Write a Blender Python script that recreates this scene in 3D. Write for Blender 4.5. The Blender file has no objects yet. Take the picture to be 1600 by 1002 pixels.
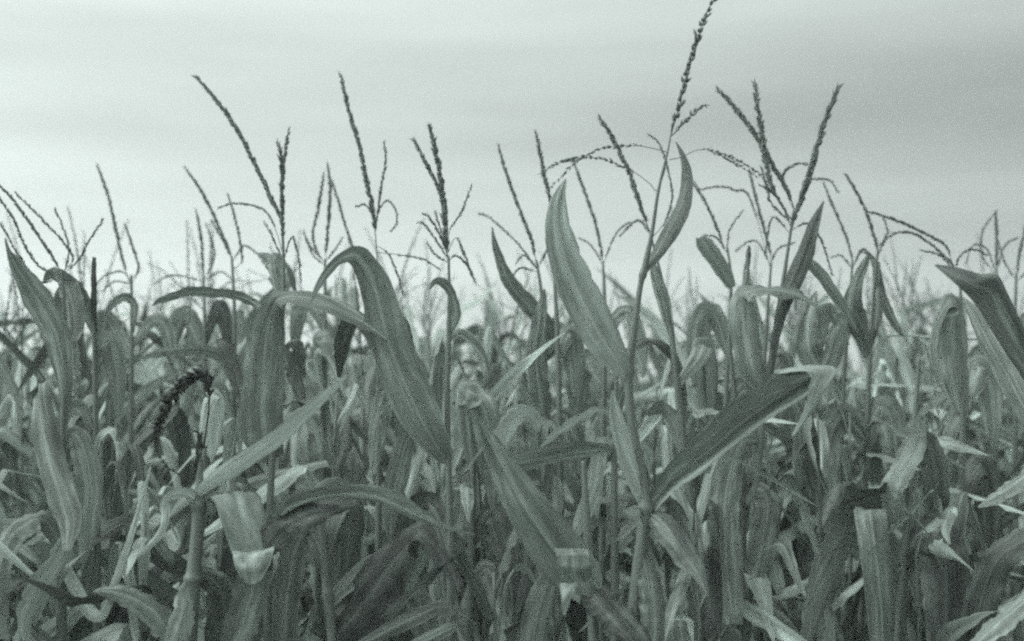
import bpy, math, random
from mathutils import Vector, Matrix, noise as mnoise
R = math.radians
scene = bpy.context.scene
COL = scene.collection

# ------------------------------------------------------------------ camera
FPX = 2222.0                      # focal length in pixels of the 1600 px wide photograph
PITCH = R(5.75)
CAM = Vector((0, 0, 1.55))
cam_d = bpy.data.cameras.new('camera')
cam_d.lens = 50.0; cam_d.sensor_width = 36.0
cam_d.clip_start = 0.05; cam_d.clip_end = 400
cam_d.dof.use_dof = True
cam_d.dof.focus_distance = 3.05
cam_d.dof.aperture_fstop = 2.4
cam = bpy.data.objects.new('camera', cam_d)
cam.location = CAM
cam.rotation_euler = (R(90) + PITCH, 0, 0)
COL.objects.link(cam)
scene.camera = cam

# ------------------------------------------------------------------ sky and sun (thin high overcast)
SUN_EL, SUN_AZ = R(42), R(-100)    # azimuth from +Y, negative = to the left
world = bpy.data.worlds.new('World'); scene.world = world
world.use_nodes = True
wn, wl = world.node_tree.nodes, world.node_tree.links
wn.clear()
def W(t, **k):
    n = wn.new(t)
    for a, b in k.items(): setattr(n, a, b)
    return n
def wmath(op, a, b=None, clamp=False):
    n = W('ShaderNodeMath', operation=op, use_clamp=clamp)
    for i, v in enumerate((a, b)):
        if v is None: continue
        if isinstance(v, (int, float)): n.inputs[i].default_value = v
        else: wl.new(v, n.inputs[i])
    return n.outputs[0]
tc = W('ShaderNodeTexCoord')
sep = W('ShaderNodeSeparateXYZ'); wl.new(tc.outputs['Generated'], sep.inputs[0])
sky = W('ShaderNodeTexSky', sky_type='NISHITA'); sky.sun_disc = False
sky.sun_elevation = SUN_EL; sky.sun_rotation = SUN_AZ
sky.dust_density = 6.0; sky.air_density = 1.0
bw = W('ShaderNodeRGBToBW'); wl.new(sky.outputs[0], bw.inputs[0])
ramp = W('ShaderNodeValToRGB')    # cloud brightness against height: pale low band, greyer above, bright zenith
wl.new(sep.outputs['Z'], ramp.inputs[0])
ce = ramp.color_ramp.elements
ce[0].position = 0.0; ce[0].color = (7.3,) * 3 + (1,)
ce[1].position = 1.0; ce[1].color = (10.5,) * 3 + (1,)
for p, v in ((0.10, 7.1), (0.17, 6.5), (0.23, 5.7), (0.265, 5.8), (0.30, 6.9), (0.34, 7.6), (0.5, 8.8)):
    e = ce.new(p); e.color = (v, v, v, 1)
mp = W('ShaderNodeMapping'); wl.new(tc.outputs['Generated'], mp.inputs[0])
mp.inputs['Scale'].default_value = (1.2, 1.2, 13.0)
nz = W('ShaderNodeTexNoise'); wl.new(mp.outputs[0], nz.inputs['Vector'])
nz.inputs['Scale'].default_value = 1.6; nz.inputs['Detail'].default_value = 4.0
streak = wmath('ADD', wmath('MULTIPLY', nz.outputs['Fac'], 0.44), 0.78)
side = wmath('MAXIMUM', wmath('SUBTRACT', 1.05, wmath('MULTIPLY', sep.outputs['X'], 0.74)), 0.55)
val = wmath('MULTIPLY', wmath('MULTIPLY', ramp.outputs[0], streak), side)
bz = wmath('DIVIDE', wmath('SUBTRACT', sep.outputs['Z'], 0.232), 0.036)
band = wmath('POWER', 2.718, wmath('MULTIPLY', wmath('MULTIPLY', bz, bz), -1.0))
bx = W('ShaderNodeMapRange', interpolation_type='SMOOTHSTEP'); wl.new(sep.outputs['X'], bx.inputs[0])
bx.inputs[1].default_value = -0.15; bx.inputs[2].default_value = 0.28
mp2 = W('ShaderNodeMapping'); wl.new(tc.outputs['Generated'], mp2.inputs[0]); mp2.inputs['Scale'].default_value = (5, 5, 26)
nz2 = W('ShaderNodeTexNoise'); wl.new(mp2.outputs[0], nz2.inputs['Vector']); nz2.inputs['Scale'].default_value = 1.0; nz2.inputs['Detail'].default_value = 5.0
mott = wmath('ADD', wmath('MULTIPLY', nz2.outputs['Fac'], 0.22), 0.89)
val = wmath('MULTIPLY', val, mott)
val = wmath('MULTIPLY', val, wmath('SUBTRACT', 1.0, wmath('MULTIPLY', wmath('MULTIPLY', band, bx.outputs[0]), 0.17)))
val = wmath('ADD', val, wmath('MULTIPLY', bw.outputs[0], 0.10))
tint = W('ShaderNodeMix', data_type='RGBA', blend_type='MULTIPLY')
tint.inputs['Factor'].default_value = 1.0
wl.new(val, tint.inputs[6]); tint.inputs[7].default_value = (0.90, 1.0, 0.97, 1)
bg = W('ShaderNodeBackground'); bg.inputs['Strength'].default_value = 0.104
wl.new(tint.outputs[2], bg.inputs[0])
wo = W('ShaderNodeOutputWorld'); wl.new(bg.outputs[0], wo.inputs[0])

sun_d = bpy.data.lights.new('sun', 'SUN'); sun_d.energy = 1.5; sun_d.angle = R(10)
sun_d.color = (0.90, 1.0, 0.94)
sun = bpy.data.objects.new('sun', sun_d)
sun_dir = Vector((math.sin(SUN_AZ) * math.cos(SUN_EL), math.cos(SUN_AZ) * math.cos(SUN_EL), math.sin(SUN_EL)))
sun.rotation_euler = sun_dir.to_track_quat('Z', 'Y').to_euler()
sun.location = (-4, 2, 8); COL.objects.link(sun)

scene.view_settings.view_transform = 'Standard'
scene.view_settings.look = 'None'
scene.view_settings.exposure = 0.0
scene.view_settings.gamma = 1.0
cy = scene.cycles
cy.use_denoising = False          # the photograph is grainy film: leave the sampling noise in
cy.use_adaptive_sampling = True
cy.adaptive_threshold = 0.042
cy.adaptive_min_samples = 8
cy.sampling_pattern = 'BLUE_NOISE'
cy.pixel_filter_type = 'BLACKMAN_HARRIS'
cy.filter_width = 2.5
cy.max_bounces = 6; cy.diffuse_bounces = 1; cy.transmission_bounces = 2; cy.volume_bounces = 1
cy.glossy_bounces = 2

# ------------------------------------------------------------------ materials (monochrome greenish film: near-grey greens)
TINT = (0.88, 1.0, 0.93)
def new_mat(name):
    m = bpy.data.materials.new(name); m.use_nodes = True
    m.node_tree.nodes.clear()
    return m, m.node_tree.nodes, m.node_tree.links
def grey(v): return (v * TINT[0], v * TINT[1], v * TINT[2], 1)

def leaf_material(name, lo, hi, dry, transl):
    m, N, L = new_mat(name)
    uv = N.new('ShaderNodeUVMap')
    oi = N.new('ShaderNodeObjectInfo')
    s = N.new('ShaderNodeSeparateXYZ'); L.new(uv.outputs[0], s.inputs[0])
    def M(op, a, b=None, clamp=False):
        n = N.new('ShaderNodeMath'); n.operation = op; n.use_clamp = clamp
        for i, v in enumerate((a, b)):
            if v is None: continue
            if isinstance(v, (int, float)): n.inputs[i].default_value = v
            else: L.new(v, n.inputs[i])
        return n.outputs[0]
    off = M('MULTIPLY', oi.outputs['Random'], 37.0)
    cv = N.new('ShaderNodeCombineXYZ')
    L.new(M('ADD', M('MULTIPLY', s.outputs['X'], 26.0), off), cv.inputs[0]); L.new(M('MULTIPLY', s.outputs['Y'], 2.2), cv.inputs[1]); L.new(off, cv.inputs[2])
    veins = N.new('ShaderNodeTexNoise'); L.new(cv.outputs[0], veins.inputs['Vector'])
    veins.inputs['Scale'].default_value = 1.0; veins.inputs['Detail'].default_value = 3.0
    cp = N.new('ShaderNodeCombineXYZ')
    L.new(M('ADD', M('MULTIPLY', s.outputs['X'], 3.0), off), cp.inputs[0]); L.new(M('MULTIPLY', s.outputs['Y'], 5.0), cp.inputs[1]); L.new(off, cp.inputs[2])
    patch = N.new('ShaderNodeTexNoise'); L.new(cp.outputs[0], patch.inputs['Vector'])
    patch.inputs['Scale'].default_value = 1.0; patch.inputs['Detail'].default_value = 5.0; patch.inputs['Roughness'].default_value = 0.65
    base = N.new('ShaderNodeMix'); base.data_type = 'RGBA'
    L.new(M('SUBTRACT', M('ADD', M('MULTIPLY', veins.outputs['Fac'], 0.7), M('MULTIPLY', patch.outputs['Fac'], 1.7)), 0.86, True), base.inputs['Factor'])
    base.inputs[6].default_value = grey(lo); base.inputs[7].default_value = grey(hi)
    # withered streaks
    dr = N.new('ShaderNodeMapRange'); L.new(patch.outputs['Fac'], dr.inputs[0])
    dr.inputs[1].default_value = 0.52; dr.inputs[2].default_value = 0.66
    dmix = N.new('ShaderNodeMix'); dmix.data_type = 'RGBA'
    L.new(M('MULTIPLY', dr.outputs[0], 0.5), dmix.inputs['Factor'])
    L.new(base.outputs[2], dmix.inputs[6]); dmix.inputs[7].default_value = grey(dry)
    # small dark blotches
    sp = N.new('ShaderNodeMapRange'); L.new(patch.outputs['Fac'], sp.inputs[0])
    sp.inputs[1].default_value = 0.44; sp.inputs[2].default_value = 0.30
    smix = N.new('ShaderNodeMix'); smix.data_type = 'RGBA'
    L.new(M('MULTIPLY', sp.outputs[0], 0.5), smix.inputs['Factor'])
    L.new(dmix.outputs[2], smix.inputs[6]); smix.inputs[7].default_value = grey(lo * 0.45)
    # pale midrib along the middle of the blade
    dist = M('ABSOLUTE', M('SUBTRACT', s.outputs['X'], 0.5))
    rib = N.new('ShaderNodeMapRange'); L.new(dist, rib.inputs[0])
    rib.inputs[1].default_value = 0.05; rib.inputs[2].default_value = 0.015
    rmix = N.new('ShaderNodeMix'); rmix.data_type = 'RGBA'
    L.new(M('MULTIPLY', rib.outputs[0], 0.32), rmix.inputs['Factor'])
    L.new(smix.outputs[2], rmix.inputs[6]); rmix.inputs[7].default_value = grey(dry)
    # fine parallel nerves as bump
    cb = N.new('ShaderNodeCombineXYZ')
    L.new(M('ADD', M('MULTIPLY', s.outputs['X'], 70.0), off), cb.inputs[0]); L.new(M('MULTIPLY', s.outputs['Y'], 1.2), cb.inputs[1])
    nb = N.new('ShaderNodeTexNoise'); L.new(cb.outputs[0], nb.inputs['Vector']); nb.inputs['Scale'].default_value = 1.0; nb.inputs['Detail'].default_value = 2.0
    bump = N.new('ShaderNodeBump'); bump.inputs['Strength'].default_value = 0.38; bump.inputs['Distance'].default_value = 0.004
    hb = M('ADD', nb.outputs['Fac'], M('MULTIPLY', veins.outputs['Fac'], 1.5))
    L.new(hb, bump.inputs['Height'])
    p = N.new('ShaderNodeBsdfPrincipled')
    fin = N.new('ShaderNodeMix'); fin.data_type = 'RGBA'; fin.blend_type = 'MULTIPLY'; fin.inputs['Factor'].default_value = 1.0
    L.new(rmix.outputs[2], fin.inputs[6]); L.new(oi.outputs['Color'], fin.inputs[7])
    L.new(fin.outputs[2], p.inputs['Base Color']); p.inputs['Roughness'].default_value = 0.42
    p.inputs['Specular IOR Level'].default_value = 0.45
    L.new(bump.outputs[0], p.inputs['Normal'])
    t = N.new('ShaderNodeBsdfTranslucent'); L.new(fin.outputs[2], t.inputs[0]); L.new(bump.outputs[0], t.inputs['Normal'])
    mx = N.new('ShaderNodeMixShader'); mx.inputs[0].default_value = transl
    L.new(p.outputs[0], mx.inputs[1]); L.new(t.outputs[0], mx.inputs[2])
    o = N.new('ShaderNodeOutputMaterial'); L.new(mx.outputs[0], o.inputs[0])
    return m

def simple_material(name, lo, hi, scale, rough=0.6, bump_d=0.002, stretch=(1, 1, 1)):
    m, N, L = new_mat(name)
    tcn = N.new('ShaderNodeTexCoord')
    mpn = N.new('ShaderNodeMapping'); mpn.inputs['Scale'].default_value = stretch
    L.new(tcn.outputs['Object'], mpn.inputs[0])
    n = N.new('ShaderNodeTexNoise'); n.inputs['Scale'].default_value = scale; n.inputs['Detail'].default_value = 6
    L.new(mpn.outputs[0], n.inputs['Vector'])
    mx = N.new('ShaderNodeMix'); mx.data_type = 'RGBA'
    L.new(n.outputs['Fac'], mx.inputs['Factor']); mx.inputs[6].default_value = grey(lo); mx.inputs[7].default_value = grey(hi)
    b = N.new('ShaderNodeBump'); b.inputs['Distance'].default_value = bump_d; L.new(n.outputs['Fac'], b.inputs['Height'])
    p = N.new('ShaderNodeBsdfPrincipled'); L.new(mx.outputs[2], p.inputs['Base Color']); p.inputs['Roughness'].default_value = rough
    L.new(b.outputs[0], p.inputs['Normal'])
    o = N.new('ShaderNodeOutputMaterial'); L.new(p.outputs[0], o.inputs[0])
    return m

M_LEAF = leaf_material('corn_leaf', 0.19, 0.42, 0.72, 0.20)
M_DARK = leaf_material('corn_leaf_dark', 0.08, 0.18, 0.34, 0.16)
M_DRY = leaf_material('corn_leaf_withered', 0.38, 0.64, 0.82, 0.22)
M_STALK = simple_material('corn_stalk', 0.10, 0.26, 14, 0.5, 0.002, (1, 1, 0.12))
M_TASSEL = simple_material('tassel', 0.10, 0.26, 60, 0.7)
M_TDARK = simple_material('tassel_dark', 0.02, 0.07, 60, 0.8)
M_SOIL = simple_material('soil', 0.05, 0.14, 5, 0.9, 0.03)
MATS = {'l': M_LEAF, 'd': M_DARK, 'y': M_DRY}

# ------------------------------------------------------------------ mesh helpers
def at(px, py, d):
    """point of the place at depth y = d on the sight line of a pixel of the photograph"""
    x = (px - 800.0) / FPX; z = -(py - 501.0) / FPX
    v = Vector((x, math.cos(PITCH) - z * math.sin(PITCH), math.sin(PITCH) + z * math.cos(PITCH)))
    return CAM + v * (d / v.y)
def ppm(d): return FPX / d * math.cos(PITCH)      # pixels per metre at depth d

def spline(vals, n):
    """Catmull-Rom through lists of equal-length tuples, n samples"""
    k = len(vals)
    out = []
    for i in range(n):
        t = i / (n - 1) * (k - 1); a = min(int(t), k - 2); f = t - a
        p0, p1, p2, p3 = vals[max(a - 1, 0)], vals[a], vals[a + 1], vals[min(a + 2, k - 1)]
        out.append(tuple(0.5 * (2 * q1 + (q2 - q0) * f + (2 * q0 - 5 * q1 + 4 * q2 - q3) * f * f + (3 * q1 - q0 - 3 * q2 + q3) * f ** 3)
                         for q0, q1, q2, q3 in zip(p0, p1, p2, p3)))
    return out

class MB:
    def __init__(s): s.v = []; s.f = []; s.uv = []; s.mi = []
    def add(s, vs, fs, uvs=None, mi=0):
        b = len(s.v); s.v += [tuple(v) for v in vs]
        s.uv += uvs if uvs else [(0.3, 0.5)] * len(vs)
        for f in fs: s.f.append(tuple(b + i for i in f)); s.mi.append(mi)
    def mesh(s, name, mats, origin=Vector((0, 0, 0))):
        me = bpy.data.meshes.new(name)
        me.from_pydata([(a - origin.x, b - origin.y, c - origin.z) for a, b, c in s.v], [], s.f)
        ul = me.uv_layers.new(name='UVMap')
        for lp in me.loops: ul.data[lp.index].uv = s.uv[lp.vertex_index]
        me.polygons.foreach_set('use_smooth', [True] * len(me.polygons))
        for m in mats: me.materials.append(m)
        me.polygons.foreach_set('material_index', s.mi)
        me.update()
        return me
    def build(s, name, mats, parent=None, origin=None):
        if not isinstance(mats, (list, tuple)): mats = [mats]
        o = bpy.data.objects.new(name, s.mesh(name, mats, origin or Vector((0, 0, 0))))
        COL.objects.link(o)
        if parent: o.parent = parent
        return o

def add_tube(mb, pts, radii, sides=7, mi=0):
    n = len(pts); vs = []; fs = []; uvs = []
    up = Vector((0.31, 0.95, 0.05))
    for i, p in enumerate(pts):
        t = (pts[min(i + 1, n - 1)] - pts[max(i - 1, 0)]).normalized()
        a = t.cross(up); a = a.normalized() if a.length > 1e-4 else t.orthogonal().normalized()
        b = t.cross(a)
        for k in range(sides):
            w = 2 * math.pi * k / sides
            vs.append(p + (a * math.cos(w) + b * math.sin(w)) * radii[i]); uvs.append((k / sides, i / n))
    for i in range(n - 1):
        for k in range(sides):
            k2 = (k + 1) % sides
            fs.append((i * sides + k, i * sides + k2, (i + 1) * sides + k2, (i + 1) * sides + k))
    fs.append(tuple(range(sides))[::-1]); fs.append(tuple((n - 1) * sides + k for k in range(sides)))
    mb.add(vs, fs, uvs, mi)

def add_ribbon(mb, pts, sides_v, widths, rng, fold=0.18, wave=0.10, freq=7.0, cross=9, mi=0, length=0.8, pleat=0.0):
    """leaf blade: pts along the midrib, unit side vectors, full widths in metres"""
    n = len(pts); vs = []; fs = []; uvs = []
    ph1, ph2 = rng.uniform(0, 6), rng.uniform(0, 6)
    sd = rng.uniform(0, 90)
    for i, p in enumerate(pts):
        t = (pts[min(i + 1, n - 1)] - pts[max(i - 1, 0)])
        t = t.normalized() if t.length > 1e-7 else Vector((0, 0, 1))
        s = sides_v[i]; s = (s - t * s.dot(t)).normalized()
        nrm = s.cross(t)
        v = i / (n - 1); w = widths[i] * 0.5
        for k in range(cross):
            u = -1 + 2 * k / (cross - 1)
            wv = wave * w * u * u * (math.sin(freq * v * 6.28 + (ph1 if u < 0 else ph2)) + 0.6 * math.sin(freq * 2.3 * v * 6.28 + (ph2 if u < 0 else ph1)))
            pl = pleat * w * (math.sin(u * 8 + ph1 + 2 * v) * 0.6 + mnoise.noise((u * 4 + sd, v * 5, sd)))
            nz_ = mnoise.noise((u * 1.3 + sd, v * 6 + sd, 1.0)) * 0.16 * w + mnoise.noise((u * 2.6 + sd, v * 17 + sd, 4.0)) * 0.07 * w
            edge = 1.0 + 0.07 * mnoise.noise((v * 30 + sd, u * 2, 3.0)) - 0.5 * max(0.0, mnoise.noise((v * 22 + sd, u * 0.8, 9.0)) - 0.34)
            vs.append(p + s * (u * w * edge) + nrm * (fold * w * (abs(u) ** 1.3) + wv + pl + nz_)); uvs.append(((u + 1) / 2, v * length))
    for i in range(n - 1):
        for k in range(cross - 1):
            a = i * cross + k
            fs.append((a, a + 1, a + cross + 1, a + cross))
    mb.add(vs, fs, uvs, mi)

def add_spikelet(mb, p, d, ln, r, mi=0):
    """one floret: a slim six-sided bud"""
    d = d.normalized(); a = d.orthogonal().normalized(); b = d.cross(a)
    vs = [p]
    for q, rr in ((0.3, r), (0.65, r * 0.8)):
        for k in range(4):
            w = 1.5708 * k; vs.append(p + d * (ln * q) + (a * math.cos(w) + b * math.sin(w)) * rr)
    vs.append(p + d * ln)
    fs = []
    for k in range(4):
        k2 = (k + 1) % 4
        fs += [(0, 1 + k2, 1 + k), (1 + k, 1 + k2, 5 + k2, 5 + k), (5 + k, 5 + k2, 9)]
    mb.add(vs, fs, None, mi)

def add_spike(mb, pts, thick, rng, gap=0.006, bare=0.12, mi=0, spread=0.40, stemr=0.0016, shaggy=1.0, ln=0.011):
    """tassel branch: thin rachis (pts from base to tip) clothed in florets"""
    n = len(pts)
    add_tube(mb, pts, [stemr * (1 - 0.7 * i / (n - 1)) for i in range(n)], 5, mi)
    L = [0.0]
    for i in range(1, n): L.append(L[-1] + (pts[i] - pts[i - 1]).length)
    tot = L[-1]; s = tot * bare; j = 0
    while s < tot:
        while j < n - 2 and L[j + 1] < s: j += 1
        f = (s - L[j]) / max(L[j + 1] - L[j], 1e-6)
        p = pts[j].lerp(pts[j + 1], min(f, 1)); t = (pts[j + 1] - pts[j]).normalized()
        v = s / tot
        env = thick * min(1.0, (v - bare) * 6 + 0.35) * min(1.0, (1 - v) * 3.2 + 0.22)
        a = t.orthogonal().normalized(); b = t.cross(a)
        for k in range(3):
            w = rng.uniform(0, 6.283)
            rad = a * math.cos(w) + b * math.sin(w)
            d = t + rad * (spread * shaggy * rng.uniform(0.2, 1.9))
            ll = ln * rng.uniform(0.55, 1.35)
            add_spikelet(mb, p + rad * stemr, d, ll, max(env * 0.22, 0.0010), mi)
        s += gap * rng.uniform(0.7, 1.3)

def empty(name, loc):
    o = bpy.data.objects.new(name, None); o.empty_display_size = 0.1
    o.location = loc; COL.objects.link(o); return o
def tag(o, label=None, cat=None, group=None, kind=None):
    for k, v in (('label', label), ('category', cat), ('group', group), ('kind', kind)):
        if v: o[k] = v
    return o

# ------------------------------------------------------------------ ground
mb = MB()
GX, GY = 24, 24
vs = []; fs = []
for j in range(GY + 1):
    for i in range(GX + 1):
        x = -150 + 300 * i / GX; y = -20 + 320 * (j / GY) ** 1.6
        vs.append((x, y, 0.015 * mnoise.noise((x * .3, y * .3, 0))))
for j in range(GY):
    for i in range(GX):
        a = j * (GX + 1) + i; fs.append((a, a + 1, a + GX + 2, a + GX + 1))
mb.add(vs, fs); g = mb.build('ground', M_SOIL); tag(g, kind='structure')

# ------------------------------------------------------------------ traced plants of the near rows
CAMV = CAM
def hero_leaf(root, d, pts, rng, base_d=None, mat='l', dz=0.0, roll=15, fold=0.18, wave=0.12, freq=4, pleat=0.08, tone=None, n=40):
    """pts: (px, py, apparent width px[, roll degrees[, depth offset m]]) along the blade, first = base"""
    full = []
    m = len(pts)
    for i, p in enumerate(pts):
        rl = p[3] if len(p) > 3 and p[3] is not None else roll
        od = p[4] if len(p) > 4 else dz * (i / (m - 1))
        full.append((p[0], p[1], p[2], rl, od))
    sm = spline(full, n)
    P = []; S = []; Wd = []
    for px, py, w, rl, od in sm: P.append(at(px, py, d + od))
    for i, (px, py, w, rl, od) in enumerate(sm):
        t = (P[min(i + 1, n - 1)] - P[max(i - 1, 0)]).normalized()
        V = (P[i] - CAMV).normalized()
        s0 = t.cross(V)
        if s0.length < 1e-4: s0 = Vector((1, 0, 0))
        s0.normalize(); n0 = s0.cross(t)
        a = R(rl)
        S.append(s0 * math.cos(a) + n0 * math.sin(a))
        Wd.append(max(w, 1.0) / ppm(d + od) / max(abs(math.cos(a)), 0.30))
    mbl = MB()
    ln = sum((P[i + 1] - P[i]).length for i in range(n - 1))
    add_ribbon(mbl, P, S, Wd, rng, fold, wave, freq, 11, 0, ln, pleat)
    o = mbl.build('leaf', MATS[mat], root, Vector(root.location))
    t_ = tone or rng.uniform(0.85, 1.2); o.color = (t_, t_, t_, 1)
    return o

def hero_patch(root, d, rows, rng, mat='l', dz=0.0, pleat=0.05, sub=5, cross=12, smooth=True, tone=1.0):
    """blade given by rows of points (px, py[, depth offset m]) from one margin to the other, first row at the stalk"""
    m = len(rows)
    R3 = [spline([(q[0], q[1], (q[2] if len(q) > 2 else 0.0) + dz * min(1, 2.5 * j / (m - 1))) for q in row], cross) for j, row in enumerate(rows)]
    nrows = (m - 1) * sub + 1
    cols = []
    for k in range(cross):
        line = [r_[k] for r_ in R3]
        if smooth: cols.append(spline(line, nrows))
        else:
            o_ = []
            for i in range(nrows):
                t = i / sub; a = min(int(t), m - 2); f = t - a
                o_.append(tuple(x0 + (x1 - x0) * f for x0, x1 in zip(line[a], line[a + 1])))
            cols.append(o_)
    sd = rng.uniform(0, 90); mbp = MB(); vs = []; uvs = []; fs = []
    for i in range(nrows):
        w = (Vector(cols[-1][i][:2]) - Vector(cols[0][i][:2])).length / ppm(d)
        for k in range(cross):
            u = k / (cross - 1); px, py, od = cols[k][i]
            pl = pleat * w * (mnoise.noise((u * 7 + sd, i * 0.12, sd)) + 0.5 * mnoise.noise((u * 15 + sd, i * 0.1, 2.0)))
            e = (1.2 * mnoise.noise((i * 0.9, sd, u * 3))) if k in (0, cross - 1) else 0
            vs.append(at(px + e, py + e, d + od + pl)); uvs.append((u, i / nrows * 0.5))
    for i in range(nrows - 1):
        for k in range(cross - 1):
            a = i * cross + k; fs.append((a, a + 1, a + cross + 1, a + cross))
    mbp.add(vs, fs, uvs)
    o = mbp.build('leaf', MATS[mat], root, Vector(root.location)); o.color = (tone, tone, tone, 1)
    return o

def hero_stalk(root, d, pts, rng, mat=None, nodes=()):
    """pts: (px, py, width px) from top to bottom of the frame; runs on down to the soil"""
    sm = spline([(p[0], p[1], p[2]) for p in pts], 8 * len(pts))
    P = [at(px, py, d) for px, py, w in sm]; Rr = [w / ppm(d) / 2 for px, py, w in sm]
    low = P[-1]; base = Vector(root.location)
    k = 8
    for i in range(1, k + 1):
        P.append(low.lerp(base, i / k)); Rr.append(Rr[-1] + (0.0125 - Rr[-1]) * 0.25)
    # swollen joints
    for i, q in enumerate(P):
        for ny in nodes:
            nzp = at(pts[0][0], ny, d).z
            Rr[i] *= 1 + 0.35 * math.exp(-((q.z - nzp) / 0.008) ** 2)
    mbs = MB(); add_tube(mbs, P, Rr, 9)
    return mbs.build('stalk', mat or M_STALK, root, base)

def hero_tassel(root, d, spikes, rng, mat=None):
    """spikes: (list of (px,py) from base to tip, thickness px, style); the first is the central spike, others its branches"""
    main = None
    for i, sp in enumerate(spikes):
        pts, th = sp[0], sp[1]
        kw = dict(sp[2]) if len(sp) > 2 else {}
        dz = kw.pop('dz', rng.uniform(-0.06, 0.06) if i else 0.0)
        m = len(pts)
        sm = spline([(p[0], p[1], dz * (j / (m - 1)) ** 1.2) for j, p in enumerate(pts)], 5 * m + 6)
        P = [at(px, py, d + od) for px, py, od in sm]
        mbt = MB()
        k = ppm(d)
        add_spike(mbt, P, 1.25 * th / k, rng, gap=kw.pop('gap', 0.0036), bare=kw.pop('bare', 0.12), stemr=kw.pop('stem', max(0.0011, 0.13 * th / k)),
                  ln=kw.pop('ln', 0.65 * th / k + 0.0055), spread=0.82 * kw.pop('spread', 0.34), **kw)
        if i == 0:
            main = mbt.build('tassel', mat or M_TASSEL, root, Vector(root.location))
        else:
            mbt.build('tassel_branch', mat or M_TASSEL, main, Vector(root.location))
    return main

HERO = []
def plant(label, d, base_px, group='corn plants of the near rows'):
    b = at(base_px, 1000, d); root = empty('corn_plant', (b.x, d, 0.0))
    tag(root, label, 'corn plant', group)
    HERO.append((root, base_px, d))
    return root
def rg(i): return random.Random(1000 + i)

# --- the tallest plant, right of the middle
d = 3.0
p = plant('tallest corn plant, its beaded tassel running out past the top of the photo', d, 985)
hero_stalk(p, d, [(1044, 234, 3.5), (1029, 297, 5), (1019, 362, 6.5), (1008, 415, 10), (1000, 450, 9), (991, 515, 11), (983, 575, 14), (983, 620, 14), (990, 680, 16), (1002, 745, 18), (1009, 795, 21), (1004, 840, 20), (997, 900, 22), (988, 1000, 24)], rg(1), nodes=(430, 580, 795))
hero_tassel(p, d, [([(1044, 234), (1049, 208), (1057, 182), (1063, 161), (1067, 140), (1072, 119), (1080, 91), (1090, 60), (1101, 26), (1115, 0), (1126, -26)], 11, dict(gap=0.012, bare=0.1, spread=0.5, ln=0.017)),
                   ([(1050, 212), (1059, 203), (1067, 194), (1085, 175), (1096, 166), (1104, 163)], 8, dict(gap=0.011, spread=0.5)),
                   ([(1043, 238), (1005, 229), (971, 228), (937, 233), (903, 250), (883, 270), (862, 292)], 6, dict(gap=0.013, spread=0.45, bare=0.2)),
                   ([(1040, 262), (1027, 297), (1015, 287), (992, 270), (954, 253), (920, 246), (890, 250), (863, 260), (846, 273)], 7, dict(gap=0.010, bare=0.35)),
                   ([(1046, 250), (1067, 245), (1085, 236), (1106, 234), (1128, 240), (1158, 253), (1186, 272), (1206, 299)], 5, dict(gap=0.010, bare=0.3)),
                   ([(1106, 235), (1130, 245), (1155, 260), (1182, 276)], 5, dict(gap=0.010, bare=0.1))], rg(2))
hero_leaf(p, d, [(981, 596, 12, 10), (972, 578, 26, 12), (955, 552, 46, 14), (930, 510, 60, 14), (903, 455, 60, 16), (882, 400, 52, 18), (871, 350, 40, 20), (872, 312, 24, 25), (884, 280, 3, 35)], rg(3), mat='y', tone=0.95, dz=-0.12, fold=0.12, wave=0.05, freq=2)
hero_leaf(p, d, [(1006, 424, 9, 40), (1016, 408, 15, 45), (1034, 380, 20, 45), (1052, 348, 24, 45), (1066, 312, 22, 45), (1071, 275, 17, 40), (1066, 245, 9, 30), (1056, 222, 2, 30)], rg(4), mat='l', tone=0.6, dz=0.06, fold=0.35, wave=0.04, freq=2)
hero_leaf(p, d, [(1010, 792, 14, -30), (1000, 760, 24, -28), (985, 718, 30, -28), (973, 676, 26, -28), (963, 640, 17, -30), (957, 610, 3, -30)], rg(5), mat='y', dz=-0.07, fold=0.5, wave=0.05, freq=2)
hero_patch(p, d, [[(1004, 790), (1011, 798), (1018, 808)], [(1030, 745, -.03), (1042, 758, .01), (1052, 768, -.05)], [(1060, 708, -.05), (1078, 728, .0), (1092, 742, -.08)], [(1096, 672, -.08), (1120, 694, -.02), (1136, 705, -.11)], [(1138, 630, -.11), (1160, 660, -.04), (1178, 672, -.14)], [(1182, 604, -.13), (1205, 628, -.05), (1218, 645, -.16)], [(1218, 585, -.14), (1240, 606, -.06), (1252, 624, -.16)], [(1258, 579, -.12), (1268, 590, -.06), (1278, 600, -.14)]], rg(6), 'l')
hero_patch(p, d, [[(1214, 585, -.14), (1222, 580, -.12), (1232, 575, -.10)], [(1250, 580, -.14), (1258, 576, -.12), (1270, 571, -.08)], [(1268, 584, -.14), (1286, 580, -.10), (1306, 575, -.05)], [(1264, 604, -.15), (1278, 606, -.14), (1294, 603, -.12)], [(1256, 640, -.15), (1265, 641, -.15), (1275, 637, -.14)], [(1237, 680, -.16), (1239, 681, -.16), (1242, 680, -.16)]], rg(16), 'y')
hero_leaf(p, d, [(1011, 800, 16, 20), (1030, 812, 34, 24), (1052, 838, 42, 26), (1075, 872, 38, 26), (1094, 900, 20, 30), (1105, 930, 4, 30)], rg(7), tone=0.65, dz=-0.15, wave=0.10)
hero_leaf(p, d, [(1008, 798, 10), (994, 801, 22), (982, 800, 14), (974, 797, 2)], rg(8), mat='y', dz=-0.06, n=16)
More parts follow.
